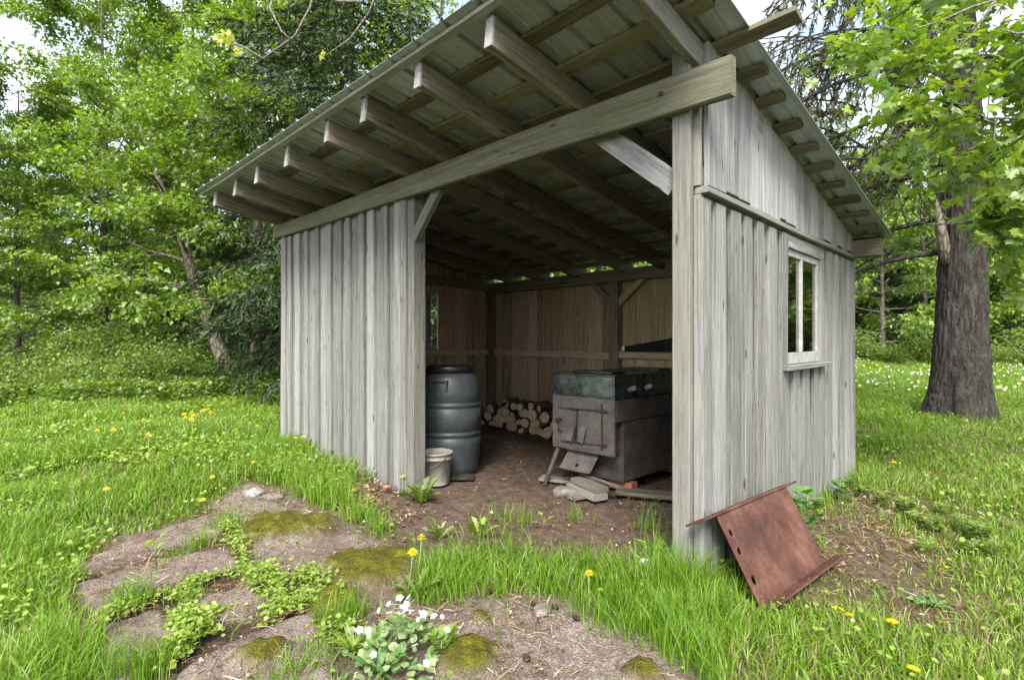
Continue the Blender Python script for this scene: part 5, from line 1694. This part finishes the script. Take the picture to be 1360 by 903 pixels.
# cones on the gravel
mb = MB()
mb.lathe([(0, -.028), (.010, -.026), (.017, -.015), (.0125, -.012), (.019, -.002), (.014, .0), (.017, .01), (.012, .012), (.012, .02), (0, .028)], 12)
cone = None
M['cone'] = plain('dark_cone', (.015, .010, .008), (.06, .04, .03), 60, .9)
for (a, b, lab) in [(530, 782, 'dark spruce cone at the edge of the brown moss'), (650, 790, 'dark cone on the gravel below the tall grass'), (708, 808, 'dark cone beside the flat stone in the gravel'), (737, 811, 'dark cone at the grass fringe of the gravel'),
                    (765, 826, 'dark cone at the corner where gravel meets tall grass'), (594, 855, 'dark cone just above the round moss pad'), (700, 880, 'dark cone in the middle of the gravel')]:
    if cone is None: cone = mb.build('spruce_cone', M['cone'], None, True); o = cone
    else: o = cone.copy(); COL.objects.link(o)
    g_ = G(a, b); o.location = (g_[0], g_[1], .02); o.scale = (.62, .62, .62); o.rotation_euler = (1.5, r.uniform(0, 1), r.uniform(0, 6)); tag(o, lab, 'cone', 'cones on the ground')

# brush along the edge of the wood
def shrub(seed, n_stem, h, rad, per, leaf, mat):
    rr = np.random.default_rng(seed); mb = MB(); lv = Leaves()
    for i in range(n_stem):
        az = rr.uniform(0, 2 * PI); d_ = np.array([math.cos(az) * .55, math.sin(az) * .55, 1.0])
        pts = curve((rr.normal(0, .12), rr.normal(0, .12), -.03), unit(d_), h * rr.uniform(.6, 1.25), 5, -.3, .14, rr)
        mb.tube(pts, np.linspace(.010, .003, 6), 4, False)
        tt = rr.beta(1.6, 1, per) * 5; a = np.minimum(tt.astype(int), 4)
        P = pts[a] + (pts[a + 1] - pts[a]) * (tt - a)[:, None] + rr.normal(0, rad * .24, (per, 3)) * np.array([1, 1, .7])
        P[:, 2] = np.abs(P[:, 2])
        lv.add(P, rr.normal(0, 1, (per, 3)) * np.array([1, 1, .5]), np.array([0, 0, 1.]) + rr.normal(0, .5, (per, 3)), leaf * rr.uniform(.6, 1.3, per))
    t = thing('shrub', 'low leafy green shrub in the brush along the edge of the wood', 'shrub', group='shrubs along the edge of the wood')
    mb.build('stem', M['bark'], t, True, local=True); lv.build('foliage', M[mat], T_LOBED, t)
    return t


s1 = shrub(5, 26, 1.0, .75, 170, .062, 'shrub'); s2 = shrub(6, 20, .75, .6, 160, .056, 'shrub')
k = 0
for (px, d, s) in [(20, 10.6, .9), (75, 10.2, .9), (120, 10.9, 1.05), (165, 10.2, .95), (205, 10.8, 1.1), (250, 11.0, .85), (285, 11.3, .8), (345, 11.4, .8), (372, 10.9, .7), (140, 12.4, 1.3), (200, 12.6, 1.4), (240, 12.8, 1.2), (90, 12.6, 1.1), (-30, 11, 1.0),
                   (-80, 12, 1.3), (170, 14.5, 1.5), (255, 15, 1.3), (350, 14, 1.2), (400, 13, 1.1), (110, 15, 1.4), (300, 15.5, 1.4), (50, 12.2, .7)]:
    o = (s1 if k == 0 else s2) if k < 2 else copy_tree(s1 if k % 2 else s2)
    place(o, px, d, k * 1.7, s); k += 1
for (px, d, s) in [(1150, 26, 1.5), (1180, 25.5, 1.2), (1215, 26.5, 1.6), (1330, 25, 1.3), (1365, 25.5, 1.5), (1120, 27, 1.6), (1245, 27, 1.5), (1400, 26, 1.6), (1310, 27, 1.3)]:
    o = copy_tree(s2 if k % 2 else s1); place(o, px, d, k * 1.7, s, 'low bush at the foot of the trees across the meadow', 'bushes across the meadow'); k += 1
lv = Leaves()
n_ = 42000
d = r.uniform(9.0, 15.5, n_); px = r.uniform(-140, 400, n_)
p = np.array([W(a, b) for a, b in zip(px, d)])
ok = (fbm(p[:, 0] * .7, p[:, 1] * .7, 97, 3) + .25 * sstep(9, 11, d) > .52); p = p[ok]; k = len(p)
p[:, 2] = gz0(p[:, 0], p[:, 1]) + r.uniform(.02, .38, k)
lv.add(p, r.normal(0, 1, (k, 3)) * np.array([1, 1, .5]), np.array([0, 0, 1.]) + r.normal(0, .45, (k, 3)), r.uniform(.04, .085, k))
tag(lv.build('undergrowth', M['shrub'], T_ROUND), kind='stuff')
# rotten stump by the leaning maple
mb = MB(); p = W(264, 11.6)
mb.tube([p + [0, 0, -.05], p + [0, 0, .25], p + [-.03, 0, .5]], [.17, .13, .11], 11)
o = mb.build('stump', M['barkpale'], None, True); tag(o, 'short grey rotten stump at the foot of the leaning maple', 'stump')

# ------------------------------------------------------------------ light, sky, camera
SUN_EL, SUN_AZ_DIR = math.radians(48), np.array([.58, -.74])
SUN_AZ_DIR = SUN_AZ_DIR / np.linalg.norm(SUN_AZ_DIR)
sd = Vector((SUN_AZ_DIR[0] * math.cos(SUN_EL), SUN_AZ_DIR[1] * math.cos(SUN_EL), math.sin(SUN_EL)))
ld = bpy.data.lights.new('sun', 'SUN'); ld.energy = 1.5; ld.angle = math.radians(25); ld.color = (1, .95, .86)
lo = bpy.data.objects.new('sun', ld); COL.objects.link(lo)
lo.rotation_euler = (-sd).to_track_quat('-Z', 'Y').to_euler(); lo.location = (-10, 5, 20)
w = bpy.data.worlds.new('World'); S.world = w; w.use_nodes = True
nt = w.node_tree; nt.nodes.clear(); n = N(nt)
out = nt.nodes.new('ShaderNodeOutputWorld')
sky = n('TexSky'); sky.sky_type = 'NISHITA'; sky.sun_disc = False
sky.sun_elevation = SUN_EL; sky.sun_rotation = math.atan2(sd.x, sd.y)
sky.air_density = 1.0; sky.dust_density = 1.5; sky.ozone_density = 1.0
gen = n('TexCoord').outputs['Generated']
cl = n.rng(n.noise(gen, (1.2, 1.2, 3.0), 1.6, 6, .6), .38, .64, .15, .8)
c = n.mix(cl, sky.outputs[0], (6.4, 6.3, 6.2))
bg = n('Background'); bg.inputs[1].default_value = .07
n.link(c, bg.inputs[0]); n.link(bg.outputs[0], out.inputs[0])

cd = bpy.data.cameras.new('camera'); cd.sensor_width = 36; cd.lens = 36 * FPX / 1360; cd.clip_start = .05; cd.clip_end = 900
co = bpy.data.objects.new('camera', cd); COL.objects.link(co)
co.location = CAM; co.rotation_euler = (PI / 2, 0, math.atan2(.7105, .7037))
S.camera = co
S.render.engine = 'CYCLES'
S.cycles.max_bounces = 12; S.cycles.diffuse_bounces = 10; S.cycles.glossy_bounces = 3; S.cycles.transmission_bounces = 5; S.cycles.transparent_max_bounces = 8
S.cycles.use_denoising = True
S.cycles.denoiser = 'OPENIMAGEDENOISE'
S.cycles.denoising_input_passes = 'RGB_ALBEDO_NORMAL'
S.cycles.denoising_prefilter = 'FAST'
S.cycles.sample_clamp_indirect = 6
S.cycles.use_adaptive_sampling = True; S.cycles.adaptive_threshold = .015
S.view_settings.view_transform = 'Standard'; S.view_settings.look = 'None'; S.view_settings.gamma = 1; S.view_settings.use_curve_mapping = False
S.view_settings.exposure = 2.6
